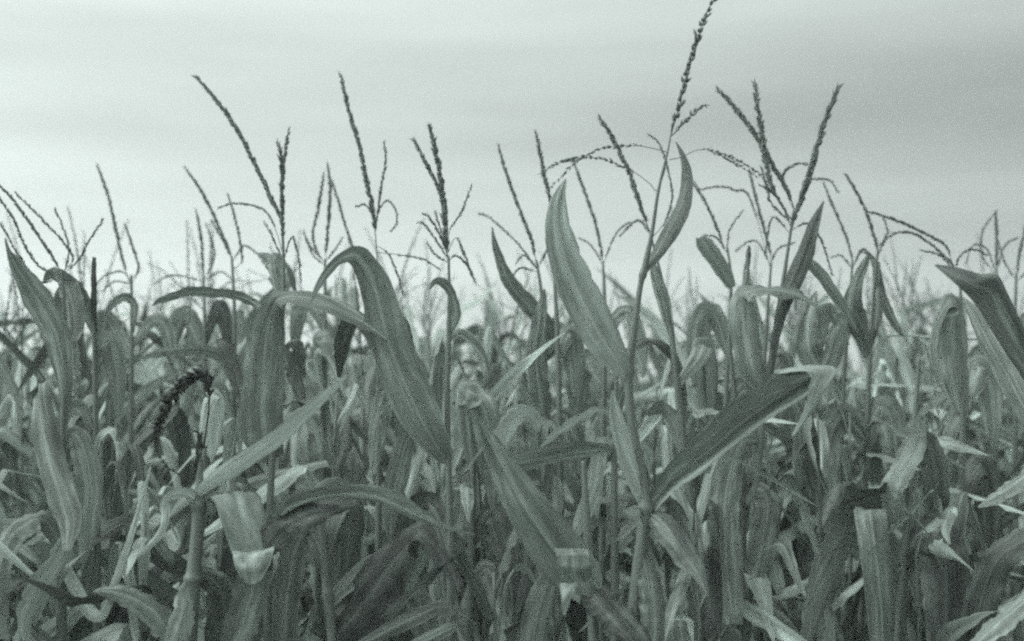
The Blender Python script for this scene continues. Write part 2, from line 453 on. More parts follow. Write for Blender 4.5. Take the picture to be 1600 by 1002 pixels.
hero_leaf(p, d, [(1003, 850, 22, 30), (1012, 880, 32, 20), (1020, 920, 42, 20), (1024, 960, 44, 20), (1022, 1010, 40, 20), (1020, 1060, 30, 20)], rg(9), dz=-0.05, wave=0.12)
hero_leaf(p, d, [(984, 594, 8), (970, 620, 14), (962, 660, 16)], rg(10), dz=0.04, n=14)

# --- plant with the broad leaf folded over at its crown, left of the middle
d = 3.25
p = plant('corn plant with a very broad leaf bent over at its crown', d, 700)
hero_stalk(p, d, [(701, 400, 4), (702, 470, 6), (701, 540, 8), (699, 620, 9), (700, 700, 10), (702, 780, 11), (704, 880, 13), (705, 1000, 15)], rg(20), nodes=(505, 705, 860))
hero_tassel(p, d, [([(701, 419), (696, 368), (693, 318), (688, 277), (679, 229), (671, 197)], 10, dict(spread=0.38)),
                   ([(697, 372), (696, 331), (686, 297), (666, 256), (647, 221)], 8),
                   ([(700, 395), (712, 372), (725, 396), (737, 430)], 4, dict(bare=0.3)),
                   ([(699, 400), (690, 372), (672, 342), (662, 334)], 4), ([(700, 405), (684, 380), (664, 352), (655, 348)], 3),
                   ([(700, 392), (703, 360), (722, 330), (736, 292)], 3, dict(bare=0.3)), ([(700, 410), (680, 398), (668, 380)], 3),
                   ([(700, 410), (712, 400), (728, 412), (742, 440)], 4), ([(698, 384), (686, 352), (680, 330)], 3)], rg(21))
hero_leaf(p, d, [(700, 722, 18, 15), (684, 700, 42, 18), (655, 650, 66, 20), (628, 590, 70, 20), (604, 525, 62, 22), (590, 465, 54, 26), (576, 424, 42, 40), (556, 402, 26, 60), (536, 404, 16, 50), (516, 420, 14, 30), (498, 446, 10, 20), (486, 472, 3, 20)], rg(22), tone=1.05, dz=-0.22, fold=0.14, wave=0.07, freq=3, n=60)
hero_leaf(p, d, [(701, 520, 10), (712, 492, 15), (706, 462, 14), (694, 444, 15, 30), (680, 440, 10, 30), (672, 452, 3)], rg(23), mat='l', dz=-0.05)
hero_leaf(p, d, [(702, 530, 10), (720, 520, 14), (742, 535, 15), (758, 560, 10), (764, 590, 3)], rg(24), mat='l', dz=0.1)
hero_leaf(p, d, [(702, 712, 14, 20), (690, 690, 22, 20), (668, 660, 28, 20), (640, 680, 30, 20), (622, 740, 34, 20), (612, 800, 26, 20), (610, 850, 6, 20)], rg(25), dz=0.05, wave=0.1)
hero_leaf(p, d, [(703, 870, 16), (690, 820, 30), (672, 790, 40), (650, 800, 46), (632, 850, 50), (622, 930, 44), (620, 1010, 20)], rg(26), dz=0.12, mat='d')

# --- diagonal leaf with the squared broken fold (bottom centre)
d = 2.9
p = plant('corn plant whose long diagonal leaf is snapped into a square hanging flap', d, 930)
hero_stalk(p, d, [(912, 720, 8), (916, 800, 12), (922, 900, 16), (928, 1000, 18)], rg(30), nodes=(905,))
hero_leaf(p, d, [(924, 934, 40, 5), (905, 905, 72, 12), (872, 866, 82, 15), (838, 818, 74, 18), (806, 768, 58, 18), (780, 718, 40, 20), (762, 685, 24, 20), (748, 658, 4, 20)], rg(31), dz=-0.15, fold=0.16, wave=0.05, freq=2)
hero_patch(p, d, [[(867, 857, -.13), (893, 857, -.13), (918, 858, -.12)], [(869, 866, -.17), (894, 866, -.17), (920, 867, -.16)], [(872, 888, -.17), (897, 888, -.17), (923, 887, -.16)], [(875, 912, -.14), (900, 911, -.14), (927, 908, -.13)]], rg(32), 'l', smooth=False)
hero_patch(p, d, [[(874, 911, -.15), (890, 911, -.15), (907, 908, -.14)], [(877, 935, -.17), (885, 933, -.17), (894, 930, -.16)], [(880, 962, -.16), (882, 962, -.16), (884, 961, -.16)]], rg(33), 'y')
hero_leaf(p, d, [(924, 925, 30, 40), (935, 930, 46, 45), (960, 955, 52, 45), (985, 985, 50, 45), (1010, 1020, 40, 45)], rg(34), tone=0.8, mat='d', dz=-0.1)
hero_leaf(p, d, [(922, 912, 20), (905, 870, 14), (860, 905, 30), (840, 960, 44), (830, 1030, 40)], rg(35), mat='l', dz=-0.02)

# --- horizontal leaf just behind it
d = 3.3
p = plant('corn plant with a pale leaf held out level to the left of the tallest stalk', d, 962)
hero_stalk(p, d, [(964, 560, 5), (962, 640, 8), (960, 720, 10), (960, 840, 12), (962, 1000, 14)], rg(40), nodes=(702,))
hero_leaf(p, d, [(960, 708, 12, 20), (935, 704, 20, 35), (895, 708, 27, 40), (850, 716, 27, 40), (805, 726, 22, 40), (775, 735, 14, 35), (755, 741, 2, 30)], rg(41), dz=-0.2, fold=0.25, wave=0.04, freq=2)
hero_leaf(p, d, [(960, 700, 12), (946, 690, 18), (936, 712, 24, 25), (930, 755, 26, 25), (915, 800, 24, 30), (900, 835, 12, 30), (893, 850, 3)], rg(42), mat='y', dz=-0.08, wave=0.12)
hero_leaf(p, d, [(960, 650, 8), (935, 642, 11, 50), (905, 655, 13, 50), (870, 678, 12, 50), (845, 698, 4, 50)], rg(43), mat='y', dz=-0.1)
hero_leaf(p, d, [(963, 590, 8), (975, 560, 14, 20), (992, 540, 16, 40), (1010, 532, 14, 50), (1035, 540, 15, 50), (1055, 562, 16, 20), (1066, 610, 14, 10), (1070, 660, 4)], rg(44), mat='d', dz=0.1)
hero_leaf(p, d, [(962, 860, 20), (985, 830, 24), (1000, 850, 30), (1010, 920, 34), (1010, 1000, 20)], rg(45), mat='l', dz=0.1)

# --- stout stalk at left with the withered curled tassel
d = 2.95
p = plant('corn plant with stout pale stalk and a blackened tassel curled down over itself', d, 296)
hero_stalk(p, d, [(312, 700, 7), (312, 750, 12), (311, 790, 20), (309, 830, 21), (305, 870, 21), (302, 905, 24), (300, 950, 22), (296, 1000, 24)], rg(50), nodes=(790, 905))
hero_tassel(p, d, [([(303, 745), (312, 712), (313, 680), (300, 672), (272, 664), (250, 672)], 5, dict(gap=.02)),
                   ([(318, 700), (326, 640), (326, 600), (316, 586), (302, 588), (286, 600), (270, 618), (257, 640), (247, 664), (241, 695)], 13, dict(gap=0.003, bare=0.30, spread=1.0, dz=-0.03)),
                   ([(305, 742), (308, 725), (311, 700), (312, 682)], 11, dict(gap=0.003, spread=0.4, bare=0.02, dz=0)),
                   ([(300, 752), (262, 730), (244, 700), (244, 680)], 5, dict(gap=.012))], rg(51), M_TDARK)
hero_leaf(p, d, [(306, 782, 10, -30), (325, 764, 18, -45), (360, 743, 24, -50), (400, 718, 26, -52), (445, 684, 24, -52), (490, 642, 20, -50), (520, 612, 14, -50), (543, 586, 3, -45)], rg(52), tone=1.25, mat='y', dz=-0.18, fold=0.5, wave=0.03, freq=2)
hero_patch(p, d, [[(312, 792), (316, 788), (322, 784)], [(330, 778, -.05), (362, 768, -.03), (396, 768, -.01)], [(345, 815, -.08), (378, 810, -.06), (414, 800, -.04)], [(361, 862, -.06), (395, 861, -.05), (430, 853, -.03)]], rg(53), 'y', pleat=0.30, tone=0.85)
hero_patch(p, d, [[(361, 861, -.06), (395, 860, -.05), (430, 852, -.03)], [(364, 868, -.10), (396, 866, -.10), (428, 858, -.09)], [(367, 886, -.11), (396, 888, -.11), (423, 880, -.10)], [(380, 909, -.10), (393, 913, -.10), (407, 908, -.10)]], rg(54), 'y', pleat=0.22, smooth=False)
hero_leaf(p, d, [(402, 890, 52, 20, -.06), (396, 920, 56, 22, -.06), (384, 960, 52, 25, -.06), (368, 1010, 44, 25, -.06), (352, 1060, 30, 25, -.06)], rg(55), mat='l', wave=0.08, pleat=0.08)
hero_leaf(p, d, [(306, 786, 12, 30), (294, 776, 20, 50), (275, 774, 18, 50), (259, 785, 14, 40), (259, 810, 12, 20), (250, 835, 11, 15), (232, 855, 9, 15), (212, 872, 3, 15)], rg(56), mat='y', dz=-0.12, fold=0.3)
hero_leaf(p, d, [(302, 908, 18, 25), (293, 930, 28, 28), (290, 960, 34, 30), (278, 1000, 40, 30), (260, 1050, 30, 30)], rg(57), mat='y', dz=-0.08, pleat=0.15, fold=0.3)
hero_leaf(p, d, [(301, 905, 16), (325, 900, 30, 30), (350, 930, 46, 30), (350, 980, 48, 30), (335, 1040, 40, 30)], rg(58), mat='d', dz=0.08)
hero_leaf(p, d, [(298, 960, 20, -20), (270, 985, 30, -30), (240, 955, 36, -35), (205, 932, 34, -35), (172, 924, 20, -40), (146, 925, 3, -40)], rg(59), mat='l', dz=-0.14, fold=0.25)

hero_leaf(p, d, [(312, 725, 8), (322, 645, 16), (334, 616, 20, 50), (341, 640, 22, 20), (335, 690, 20, 20), (330, 722, 3)], rg(159), mat='y', tone=1.3, dz=0.08)

# --- upright broad dark leaf, tall bent tassel
d = 3.35
p = plant('corn plant with a tall leaning tassel over a broad upright leaf creased at the top', d, 418)
hero_stalk(p, d, [(441, 352, 4), (443, 410, 5), (442, 480, 7), (436, 560, 9), (430, 640, 10), (424, 740, 11), (420, 860, 13), (418, 1000, 14)], rg(60), nodes=(470, 650, 830))
hero_tassel(p, d, [([(443, 425), (441, 352), (424, 311), (400, 260), (370, 202), (339, 158), (307, 121)], 9, dict(bare=0.2, spread=0.26)),
                   ([(443, 419), (441, 318), (440, 257), (434, 223)], 8, dict(bare=0.25, spread=0.42)), ([(441, 300), (443, 262), (446, 235), (451, 204)], 6),
                   ([(443, 400), (425, 345), (404, 324), (367, 318), (343, 324)], 3, dict(bare=0.3)), ([(443, 410), (455, 372), (466, 400), (470, 440)], 3),
                   ([(443, 408), (432, 385), (422, 362), (414, 350)], 3)], rg(61))
hero_leaf(p, d, [(424, 720, 40, 12), (412, 690, 62, 14), (408, 640, 66, 14), (411, 590, 66, 14), (414, 540, 62, 14), (421, 500, 48, 16), (429, 476, 32, 24), (438, 466, 22, 50), (465, 462, 22, 58), (505, 470, 26, 55), (545, 490, 24, 50), (580, 512, 14, 45), (604, 530, 3, 40)], rg(62), tone=0.85, dz=-0.2, fold=0.12, wave=0.05, freq=3, n=64)
hero_leaf(p, d, [(442, 480, 8), (440, 452, 24, 25), (431, 424, 30, 30), (417, 406, 18, 35), (404, 396, 3, 30)], rg(63), mat='l', dz=0.05)
hero_leaf(p, d, [(442, 485, 8), (424, 420, 12, 40), (432, 402, 14, 50), (450, 425, 16, 30), (464, 462, 3)], rg(163), mat='l', dz=0.1)
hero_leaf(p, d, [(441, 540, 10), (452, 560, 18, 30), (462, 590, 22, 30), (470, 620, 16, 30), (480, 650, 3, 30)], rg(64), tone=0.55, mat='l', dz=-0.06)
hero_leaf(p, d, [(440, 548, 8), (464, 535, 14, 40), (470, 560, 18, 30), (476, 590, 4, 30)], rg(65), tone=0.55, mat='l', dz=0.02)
hero_leaf(p, d, [(438, 530, 10), (400, 478, 14, 50), (360, 462, 15, 55), (305, 458, 16, 55), (260, 468, 12, 50), (238, 478, 3, 40)], rg(66), mat='l', dz=0.25)
hero_leaf(p, d, [(422, 862, 18, 0, 0), (434, 814, 22, -40, -.42), (460, 791, 24, -50, -.48), (500, 777, 20, -50, -.52), (540, 772, 20, -60, -.55), (585, 776, 24, -45, -.55), (625, 792, 26, -45, -.55), (665, 812, 18, -40, -.55), (700, 826, 8, -40, -.55), (742, 836, 2, -40, -.55)], rg(67), mat='l', fold=0.35, wave=0.05)
hero_leaf(p, d, [(422, 885, 18, 20, 0), (404, 872, 30, 25, -.40), (430, 832, 44, 30, -.46), (468, 806, 46, 30, -.48), (512, 792, 34, 35, -.50), (558, 784, 8, 40, -.50)], rg(68), tone=0.75, mat='d')

# --- broad dark hanging leaves low left of centre
d = 3.05
p = plant('corn plant with a wide dark leaf slanting up to a pale folded edge, low down', d, 520)
hero_stalk(p, d, [(498, 770, 8), (504, 850, 12), (512, 930, 15), (520, 1000, 17)], rg(70), nodes=(930,))
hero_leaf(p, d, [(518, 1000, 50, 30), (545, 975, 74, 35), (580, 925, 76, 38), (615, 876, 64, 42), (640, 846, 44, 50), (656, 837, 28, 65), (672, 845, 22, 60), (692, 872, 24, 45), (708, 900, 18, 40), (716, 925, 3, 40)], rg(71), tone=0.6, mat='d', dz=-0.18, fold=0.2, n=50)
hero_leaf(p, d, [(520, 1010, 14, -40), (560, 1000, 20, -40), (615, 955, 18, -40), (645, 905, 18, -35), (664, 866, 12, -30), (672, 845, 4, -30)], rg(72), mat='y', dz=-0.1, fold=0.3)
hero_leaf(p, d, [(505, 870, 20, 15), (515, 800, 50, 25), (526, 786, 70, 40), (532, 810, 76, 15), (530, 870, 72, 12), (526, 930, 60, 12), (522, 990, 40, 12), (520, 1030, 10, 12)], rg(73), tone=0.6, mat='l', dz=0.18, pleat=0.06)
hero_leaf(p, d, [(506, 880, 18), (485, 830, 30, 25), (465, 850, 40, 20), (452, 910, 44, 20), (446, 980, 40, 20), (445, 1040, 30, 20)], rg(74), mat='l', dz=0.05)
hero_leaf(p, d, [(512, 940, 20, 20), (590, 880, 34, 30), (640, 920, 50, 30), (668, 980, 44, 30), (680, 1040, 30, 30)], rg(75), mat='l', dz=0.1)

# --- left edge plant
d = 3.2
p = plant('corn plant at the left border with fine tassel rays and a long slanting leaf', d, 96)
hero_stalk(p, d, [(96, 424, 4), (100, 470, 6), (102, 540, 9), (101, 620, 11), (99, 720, 13), (97, 860, 15), (96, 1000, 17)], rg(80), nodes=(530, 700, 870))
hero_tassel(p, d, [([(98, 440), (92, 419), (71, 385), (44, 345), (18, 310), (-8, 282)], 6, dict(spread=0.26)),
                   ([(96, 430), (60, 415), (37, 379), (20, 341), (0, 311), (-10, 290)], 4),
                   ([(98, 425), (114, 406), (102, 382), (68, 345), (24, 301)], 3.4), ([(99, 428), (124, 406), (136, 382), (160, 345)], 3),
                   ([(98, 432), (60, 440), (30, 400), (14, 372), (2, 350)], 3), ([(99, 430), (108, 390), (97, 352), (86, 328)], 2.5)], rg(81))
hero_leaf(p, d, [(103, 640, 12, 15), (99, 580, 30, 18), (88, 525, 42, 20), (66, 482, 44, 22), (44, 446, 36, 25), (26, 416, 22, 30), (14, 394, 8, 30), (8, 372, 2, 30)], rg(82), dz=-0.12, mat='l', fold=0.15)
hero_leaf(p, d, [(101, 560, 10), (116, 515, 26, 20), (112, 468, 34, 25), (96, 440, 30, 40), (80, 432, 18, 40), (68, 440, 3)], rg(83), mat='l', dz=0.08)
hero_leaf(p, d, [(100, 720, 14), (85, 690, 26, -15), (66, 632, 30, -20), (60, 600, 22, -60), (64, 640, 34, -25), (74, 710, 42, -25), (92, 770, 44, -25), (106, 815, 34, -25), (104, 860, 12, -25)], rg(84), tone=0.8, mat='l', dz=-0.2, fold=0.3, n=56)
hero_leaf(p, d, [(99, 724, 16), (112, 680, 26, 20), (130, 700, 36, 20), (142, 760, 40, 25), (138, 830, 30, 25), (130, 880, 6, 25)], rg(85), mat='l', dz=-0.1)
hero_leaf(p, d, [(98, 870, 20), (110, 850, 34, 35), (96, 880, 40, 35), (66, 920, 42, 40), (46, 960, 36, 40), (40, 1000, 14, 35)], rg(86), mat='y', dz=-0.18)
hero_leaf(p, d, [(98, 860, 18), (70, 812, 28, -40), (38, 820, 34, -45), (10, 850, 36, -30), (-8, 920, 40, -20), (-10, 1000, 40, -20)], rg(87), mat='l', dz=-0.12)
hero_leaf(p, d, [(98, 880, 18), (150, 960, 20, 30), (180, 905, 12, 40), (215, 800, 8, 40), (235, 730, 3, 40)], rg(88), mat='y', dz=-0.2, fold=0.3)

# --- plant with two spreading tassel spikes (right)
d = 3.4
p = plant('corn plant with a wide V of bristly tassel spikes and one blade-like upright leaf', d, 1165)
hero_stalk(p, d, [(1240, 330, 4), (1232, 385, 5), (1222, 450, 7), (1212, 520, 8), (1200, 590, 10), (1190, 670, 11), (1180, 780, 12), (1172, 900, 14), (1165, 1000, 15)], rg(90), nodes=(470, 600, 800))
hero_tassel(p, d, [([(1230, 385), (1243, 338), (1257, 297), (1270, 257), (1281, 216), (1294, 175), (1311, 136)], 11, dict(bare=0.15, spread=0.36)),
                   ([(1236, 350), (1240, 324), (1223, 284), (1206, 257), (1189, 226), (1172, 199), (1145, 165), (1121, 139)], 9, dict(bare=0.15)),
                   ([(1238, 345), (1216, 314), (1203, 284), (1196, 250), (1191, 209), (1184, 168), (1179, 130)], 9, dict(bare=0.2, spread=0.5)),
                   ([(1243, 335), (1223, 280), (1243, 257), (1267, 258)], 4, dict(bare=0.35)), ([(1240, 340), (1260, 287), (1281, 280), (1298, 284), (1308, 298)], 3),
                   ([(1238, 350), (1205, 318), (1200, 300), (1190, 262)], 4), ([(1236, 356), (1222, 320), (1206, 300), (1188, 290)], 4),
                   ([(1234, 365), (1210, 340), (1200, 362), (1196, 400)], 3), ([(1234, 362), (1262, 350), (1285, 380), (1300, 430)], 3)], rg(91))
hero_leaf(p, d, [(1203, 585, 9, 25), (1212, 520, 14, 30), (1226, 465, 22, 35), (1242, 425, 28, 40), (1258, 385, 26, 40), (1272, 345, 16, 40), (1287, 314, 2, 40)], rg(92), mat='d', dz=-0.1, fold=0.35, wave=0.03)
hero_leaf(p, d, [(1200, 610, 20, 10), (1176, 580, 40, 12), (1164, 530, 44, 12), (1160, 490, 42, 14), (1158, 464, 30, 50), (1175, 454, 18, 65), (1205, 452, 16, 65), (1240, 458, 16, 55), (1262, 470, 8, 50), (1280, 482, 2, 40)], rg(93), mat='l', dz=-0.1, fold=0.12, n=56)
hero_leaf(p, d, [(1222, 455, 6), (1236, 425, 12, 30), (1256, 405, 14, 45), (1280, 425, 18, 30), (1302, 455, 18, 20), (1324, 490, 14, 20), (1340, 520, 3, 20)], rg(94), mat='l', dz=0.16)
hero_leaf(p, d, [(1186, 690, 14), (1160, 690, 30, 20), (1140, 740, 44, 15), (1132, 800, 48, 15), (1134, 870, 50, 12), (1140, 930, 42, 12), (1146, 975, 30, 12)], rg(95), mat='l', dz=-0.15, fold=0.2, pleat=0.05)
hero_leaf(p, d, [(1178, 800, 14), (1186, 765, 26, 25), (1200, 790, 36, 20), (1190, 850, 40, 15), (1180, 900, 30, 15)], rg(96), mat='l', dz=-0.05)
hero_leaf(p, d, [(1172, 890, 10, 30), (1190, 868, 26, 50), (1212, 853, 28, 50), (1226, 856, 22, 40), (1236, 880, 16, 20), (1250, 915, 9, 20), (1264, 942, 2, 20)], rg(97), mat='l', dz=-0.15)
hero_leaf(p, d, [(1172, 888, 24, 20), (1182, 900, 34, 20), (1192, 925, 28, 20), (1199, 960, 18, 25), (1206, 990, 8, 25), (1210, 1010, 2, 25)], rg(98), mat='y', dz=-0.2)
hero_leaf(p, d, [(1200, 640, 12), (1225, 620, 26, 20), (1248, 640, 34, 20), (1256, 690, 34, 20), (1250, 740, 20, 20), (1246, 770, 3, 20)], rg(99), mat='l', dz=0.1)

# --- right border plant with dark bent leaf in front
d = 2.85
p = plant('corn plant at the right border with a big dark leaf bent to point left', d, 1640)
hero_stalk(p, d, [(1640, 560, 8), (1640, 640, 12), (1640, 760, 16), (1640, 880, 20), (1640, 1000, 24)], rg(100), nodes=(640, 840))
hero_patch(p, d, [[(1644, 680), (1648, 672), (1652, 660)], [(1606, 605, -.06), (1616, 584, -.04), (1624, 560, -.05)], [(1572, 553, -.10), (1588, 530, -.08), (1598, 508, -.09)], [(1548, 515, -.12), (1564, 488, -.10), (1578, 466, -.11)], [(1528, 482, -.13), (1546, 455, -.11), (1559, 430, -.12)], [(1512, 462, -.16), (1522, 446, -.15), (1532, 428, -.10)], [(1496, 447, -.19), (1503, 436, -.17), (1511, 422, -.11)], [(1478, 431, -.19), (1482, 425, -.17), (1486, 416, -.13)], [(1460, 415, -.17), (1461, 414, -.17), (1462, 413, -.17)]], rg(101), 'd', tone=1.45)
hero_leaf(p, d, [(1640, 690, 20), (1608, 650, 34, 15), (1575, 590, 36, 15), (1545, 535, 30, 20), (1520, 490, 20, 20), (1504, 465, 3, 20)], rg(102), tone=0.8, mat='l', dz=0.2)
hero_leaf(p, d, [(1640, 720, 14), (1610, 738, 22, -50), (1580, 760, 22, -50), (1552, 778, 18, -45), (1528, 792, 3, -40)], rg(103), mat='l', dz=0.15)
hero_leaf(p, d, [(1640, 900, 24), (1605, 935, 34, -45), (1570, 966, 34, -45), (1540, 992, 26, -40), (1510, 1020, 10, -40)], rg(104), mat='l', dz=-0.1)
hero_leaf(p, d, [(1640, 860, 24), (1600, 845, 40, -40), (1555, 880, 46, -20), (1530, 950, 50, -15), (1524, 1040, 40, -15)], rg(105), mat='d', dz=0.12)

# --- right middle plants
d = 3.15
p = plant('corn plant with a squared-off hanging leaf and a pale twisted leaf rising above it', d, 1400)
hero_stalk(p, d, [(1436, 560, 5), (1430, 650, 9), (1422, 760, 11), (1412, 880, 14), (1402, 1000, 16)], rg(110), nodes=(700, 860))
hero_patch(p, d, [[(1402, 890), (1405, 890), (1409, 890)], [(1374, 845, -.02), (1386, 842, -.02), (1398, 840, -.02)], [(1334, 797, -.06), (1358, 796, -.06), (1384, 795, -.06)], [(1335, 806, -.11), (1360, 806, -.12), (1386, 804, -.11)], [(1341, 850, -.12), (1366, 850, -.14), (1390, 848, -.12)], [(1348, 900, -.12), (1372, 900, -.14), (1395, 898, -.12)], [(1355, 960, -.10), (1378, 960, -.12), (1399, 958, -.10)], [(1362, 1040, -.08), (1380, 1040, -.10), (1396, 1038, -.08)]], rg(111), 'l', smooth=False)
hero_leaf(p, d, [(1416, 830, 16), (1398, 800, 34, 25), (1392, 770, 34, 35), (1404, 738, 34, 40), (1424, 704, 36, 30), (1434, 675, 24, 15), (1436, 648, 3, 15)], rg(112), mat='y', dz=-0.12, fold=0.2)
hero_leaf(p, d, [(1424, 745, 10), (1395, 768, 22, 55), (1350, 780, 22, 55), (1325, 790, 14, 50), (1308, 793, 2, 45)], rg(113), mat='d', dz=-0.05)
hero_leaf(p, d, [(1408, 890, 20), (1425, 858, 34, 30), (1452, 832, 56, 45), (1472, 850, 70, 15), (1478, 910, 72, 12), (1478, 980, 60, 12), (1475, 1050, 40, 12)], rg(114), tone=0.8, mat='d', dz=-0.12, pleat=0.08)
hero_leaf(p, d, [(1410, 870, 14), (1462, 820, 16, 40), (1488, 800, 14, 40), (1478, 830, 12, 20), (1484, 850, 3, 20)], rg(115), mat='y', dz=-0.2)
hero_leaf(p, d, [(1406, 910, 26), (1350, 860, 34, 25), (1318, 850, 46, 28), (1295, 890, 48, 30), (1275, 945, 38, 30), (1262, 1000, 16, 30)], rg(116), mat='l', dz=-0.08)
hero_leaf(p, d, [(1428, 690, 12), (1450, 690, 30, 15), (1462, 740, 40, 15), (1464, 800, 34, 15), (1460, 860, 8, 15)], rg(117), mat='d', dz=0.1)

d = 3.6
p = plant('corn plant with a pale-edged leaf tucked under the dark bent leaf at right', d, 1500)
hero_stalk(p, d, [(1500, 440, 4), (1503, 520, 7), (1504, 640, 9), (1502, 780, 11), (1500, 1000, 13)], rg(120), nodes=(620, 790))
hero_tassel(p, d, [([(1500, 455), (1490, 420), (1481, 406), (1454, 382), (1427, 365), (1399, 365), (1376, 382)], 4), ([(1490, 420), (1478, 385), (1450, 368), (1416, 351), (1376, 336), (1355, 331)], 5),
                   ([(1492, 425), (1500, 400), (1520, 390), (1545, 400)], 3), ([(1490, 425), (1470, 400), (1440, 392)], 2.5)], rg(121))
hero_leaf(p, d, [(1504, 650, 14), (1496, 600, 36, -20), (1490, 550, 46, -20), (1488, 505, 42, -25), (1490, 476, 30, -60), (1478, 478, 14, -50), (1464, 505, 12, -30), (1457, 545, 13, -30), (1466, 590, 12, -30), (1478, 618, 3, -30)], rg(122), mat='l', dz=-0.1, n=56)
hero_leaf(p, d, [(1504, 630, 14), (1520, 600, 34, 15), (1530, 570, 36, 20), (1545, 600, 38, 20), (1552, 660, 26, 20), (1552, 700, 4, 20)], rg(123), mat='l', dz=0.05)
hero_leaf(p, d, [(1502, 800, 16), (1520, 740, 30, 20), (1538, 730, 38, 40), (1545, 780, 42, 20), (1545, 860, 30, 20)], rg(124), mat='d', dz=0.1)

d = 3.7
p = plant('corn plant with two tall leaning leaves pinched together beneath thin tassels', d, 1345)
hero_stalk(p, d, [(1372, 389, 4), (1366, 450, 5), (1360, 540, 7), (1354, 680, 9), (1350, 820, 10), (1345, 1000, 12)], rg(130), nodes=(520, 690))
hero_tassel(p, d, [([(1371, 410), (1371, 389), (1359, 348), (1342, 307), (1321, 272)], 5.5), ([(1370, 405), (1380, 380), (1386, 360), (1380, 340)], 3), ([(1370, 408), (1350, 390), (1340, 400)], 3)], rg(131))
hero_leaf(p, d, [(1358, 560, 10), (1336, 500, 34, 15), (1332, 470, 28, 15), (1340, 436, 18, 20), (1352, 410, 12, 20), (1358, 398, 3, 20)], rg(132), mat='l', dz=-0.1)
hero_leaf(p, d, [(1360, 540, 8), (1372, 490, 12, 30), (1372, 450, 12, 30), (1366, 415, 9, 40), (1358, 398, 3)], rg(133), mat='d', dz=0.08)
hero_leaf(p, d, [(1358, 560, 12), (1330, 505, 28, 30), (1316, 515, 32, 20), (1300, 560, 30, 20), (1284, 600, 14, 20)], rg(134), mat='l', dz=-0.1)
hero_leaf(p, d, [(1368, 430, 5), (1371, 412, 8, 30), (1374, 440, 12, 30), (1384, 475, 14, 30), (1400, 508, 13, 30), (1413, 526, 3, 30)], rg(135), mat='l', dz=0.1)
hero_leaf(p, d, [(1354, 700, 14), (1370, 640, 36, 15), (1392, 650, 44, 20), (1400, 710, 40, 20), (1396, 770, 16, 20)], rg(136), mat='l', dz=-0.05)
hero_leaf(p, d, [(1354, 690, 14), (1320, 650, 34, 20), (1298, 680, 42, 20), (1292, 740, 40, 20), (1296, 800, 20, 20)], rg(137), mat='l', dz=-0.05)

# --- middle plants with dark upright leaves
d = 3.7
p = plant('corn plant with dark pointed leaves crossing under a pair of slim straight tassels', d, 850)
hero_stalk(p, d, [(838, 406, 4), (846, 460, 6), (850, 540, 8), (852, 640, 9), (852, 780, 10), (850, 1000, 12)], rg(140), nodes=(500, 660))
hero_tassel(p, d, [([(840, 425), (837, 406), (829, 372), (812, 328), (793, 277), (779, 228)], 7, dict(spread=0.26)), ([(838, 420), (815, 388), (790, 362), (765, 340), (750, 335)], 3),
                   ([(840, 420), (820, 400), (808, 410)], 4), ([(840, 420), (858, 385), (872, 360)], 3), ([(840, 425), (812, 420), (796, 440)], 3)], rg(141))
hero_leaf(p, d, [(850, 560, 14), (866, 535, 24, 25), (846, 502, 28, 25), (822, 474, 28, 28), (800, 448, 24, 28), (783, 415, 17, 30), (773, 382, 9, 30), (769, 355, 2, 30)], rg(142), mat='l', dz=-0.1, fold=0.2)
hero_leaf(p, d, [(852, 660, 16), (844, 620, 32, 15), (838, 570, 34, 15), (840, 520, 28, 20), (846, 480, 18, 25), (851, 452, 3, 25)], rg(143), mat='l', dz=-0.1)
hero_leaf(p, d, [(851, 545, 8), (868, 500, 12, 30), (880, 470, 10, 30), (886, 448, 2)], rg(144), mat='l', dz=0.1)
hero_leaf(p, d, [(850, 520, 8), (862, 505, 16), (882, 520, 17, 20), (898, 545, 4)], rg(145), mat='l', dz=0.05)
hero_leaf(p, d, [(852, 680, 14, 0, 0), (828, 650, 26, 20, -.3), (802, 658, 34, 30, -.42), (790, 690, 26, 30, -.44), (780, 726, 3, 30, -.44)], rg(146), mat='y', tone=1.2)
hero_leaf(p, d, [(852, 670, 14), (880, 650, 30, 20), (900, 690, 36, 20), (905, 740, 20, 20)], rg(147), mat='l', dz=0.05)

def small_hero(label, d, stalk, tassels, leaves, seed, mat=None):
    r = rg(seed)
    p = plant(label, d, stalk[-1][0])
    hero_stalk(p, d, stalk, r)
    if tassels: hero_tassel(p, d, tassels, r, mat)
    for i, lf in enumerate(leaves):
        m, dz, pts = lf
        hero_leaf(p, d, pts, rg(seed * 7 + i), mat=m, dz=dz, n=30)
    return p

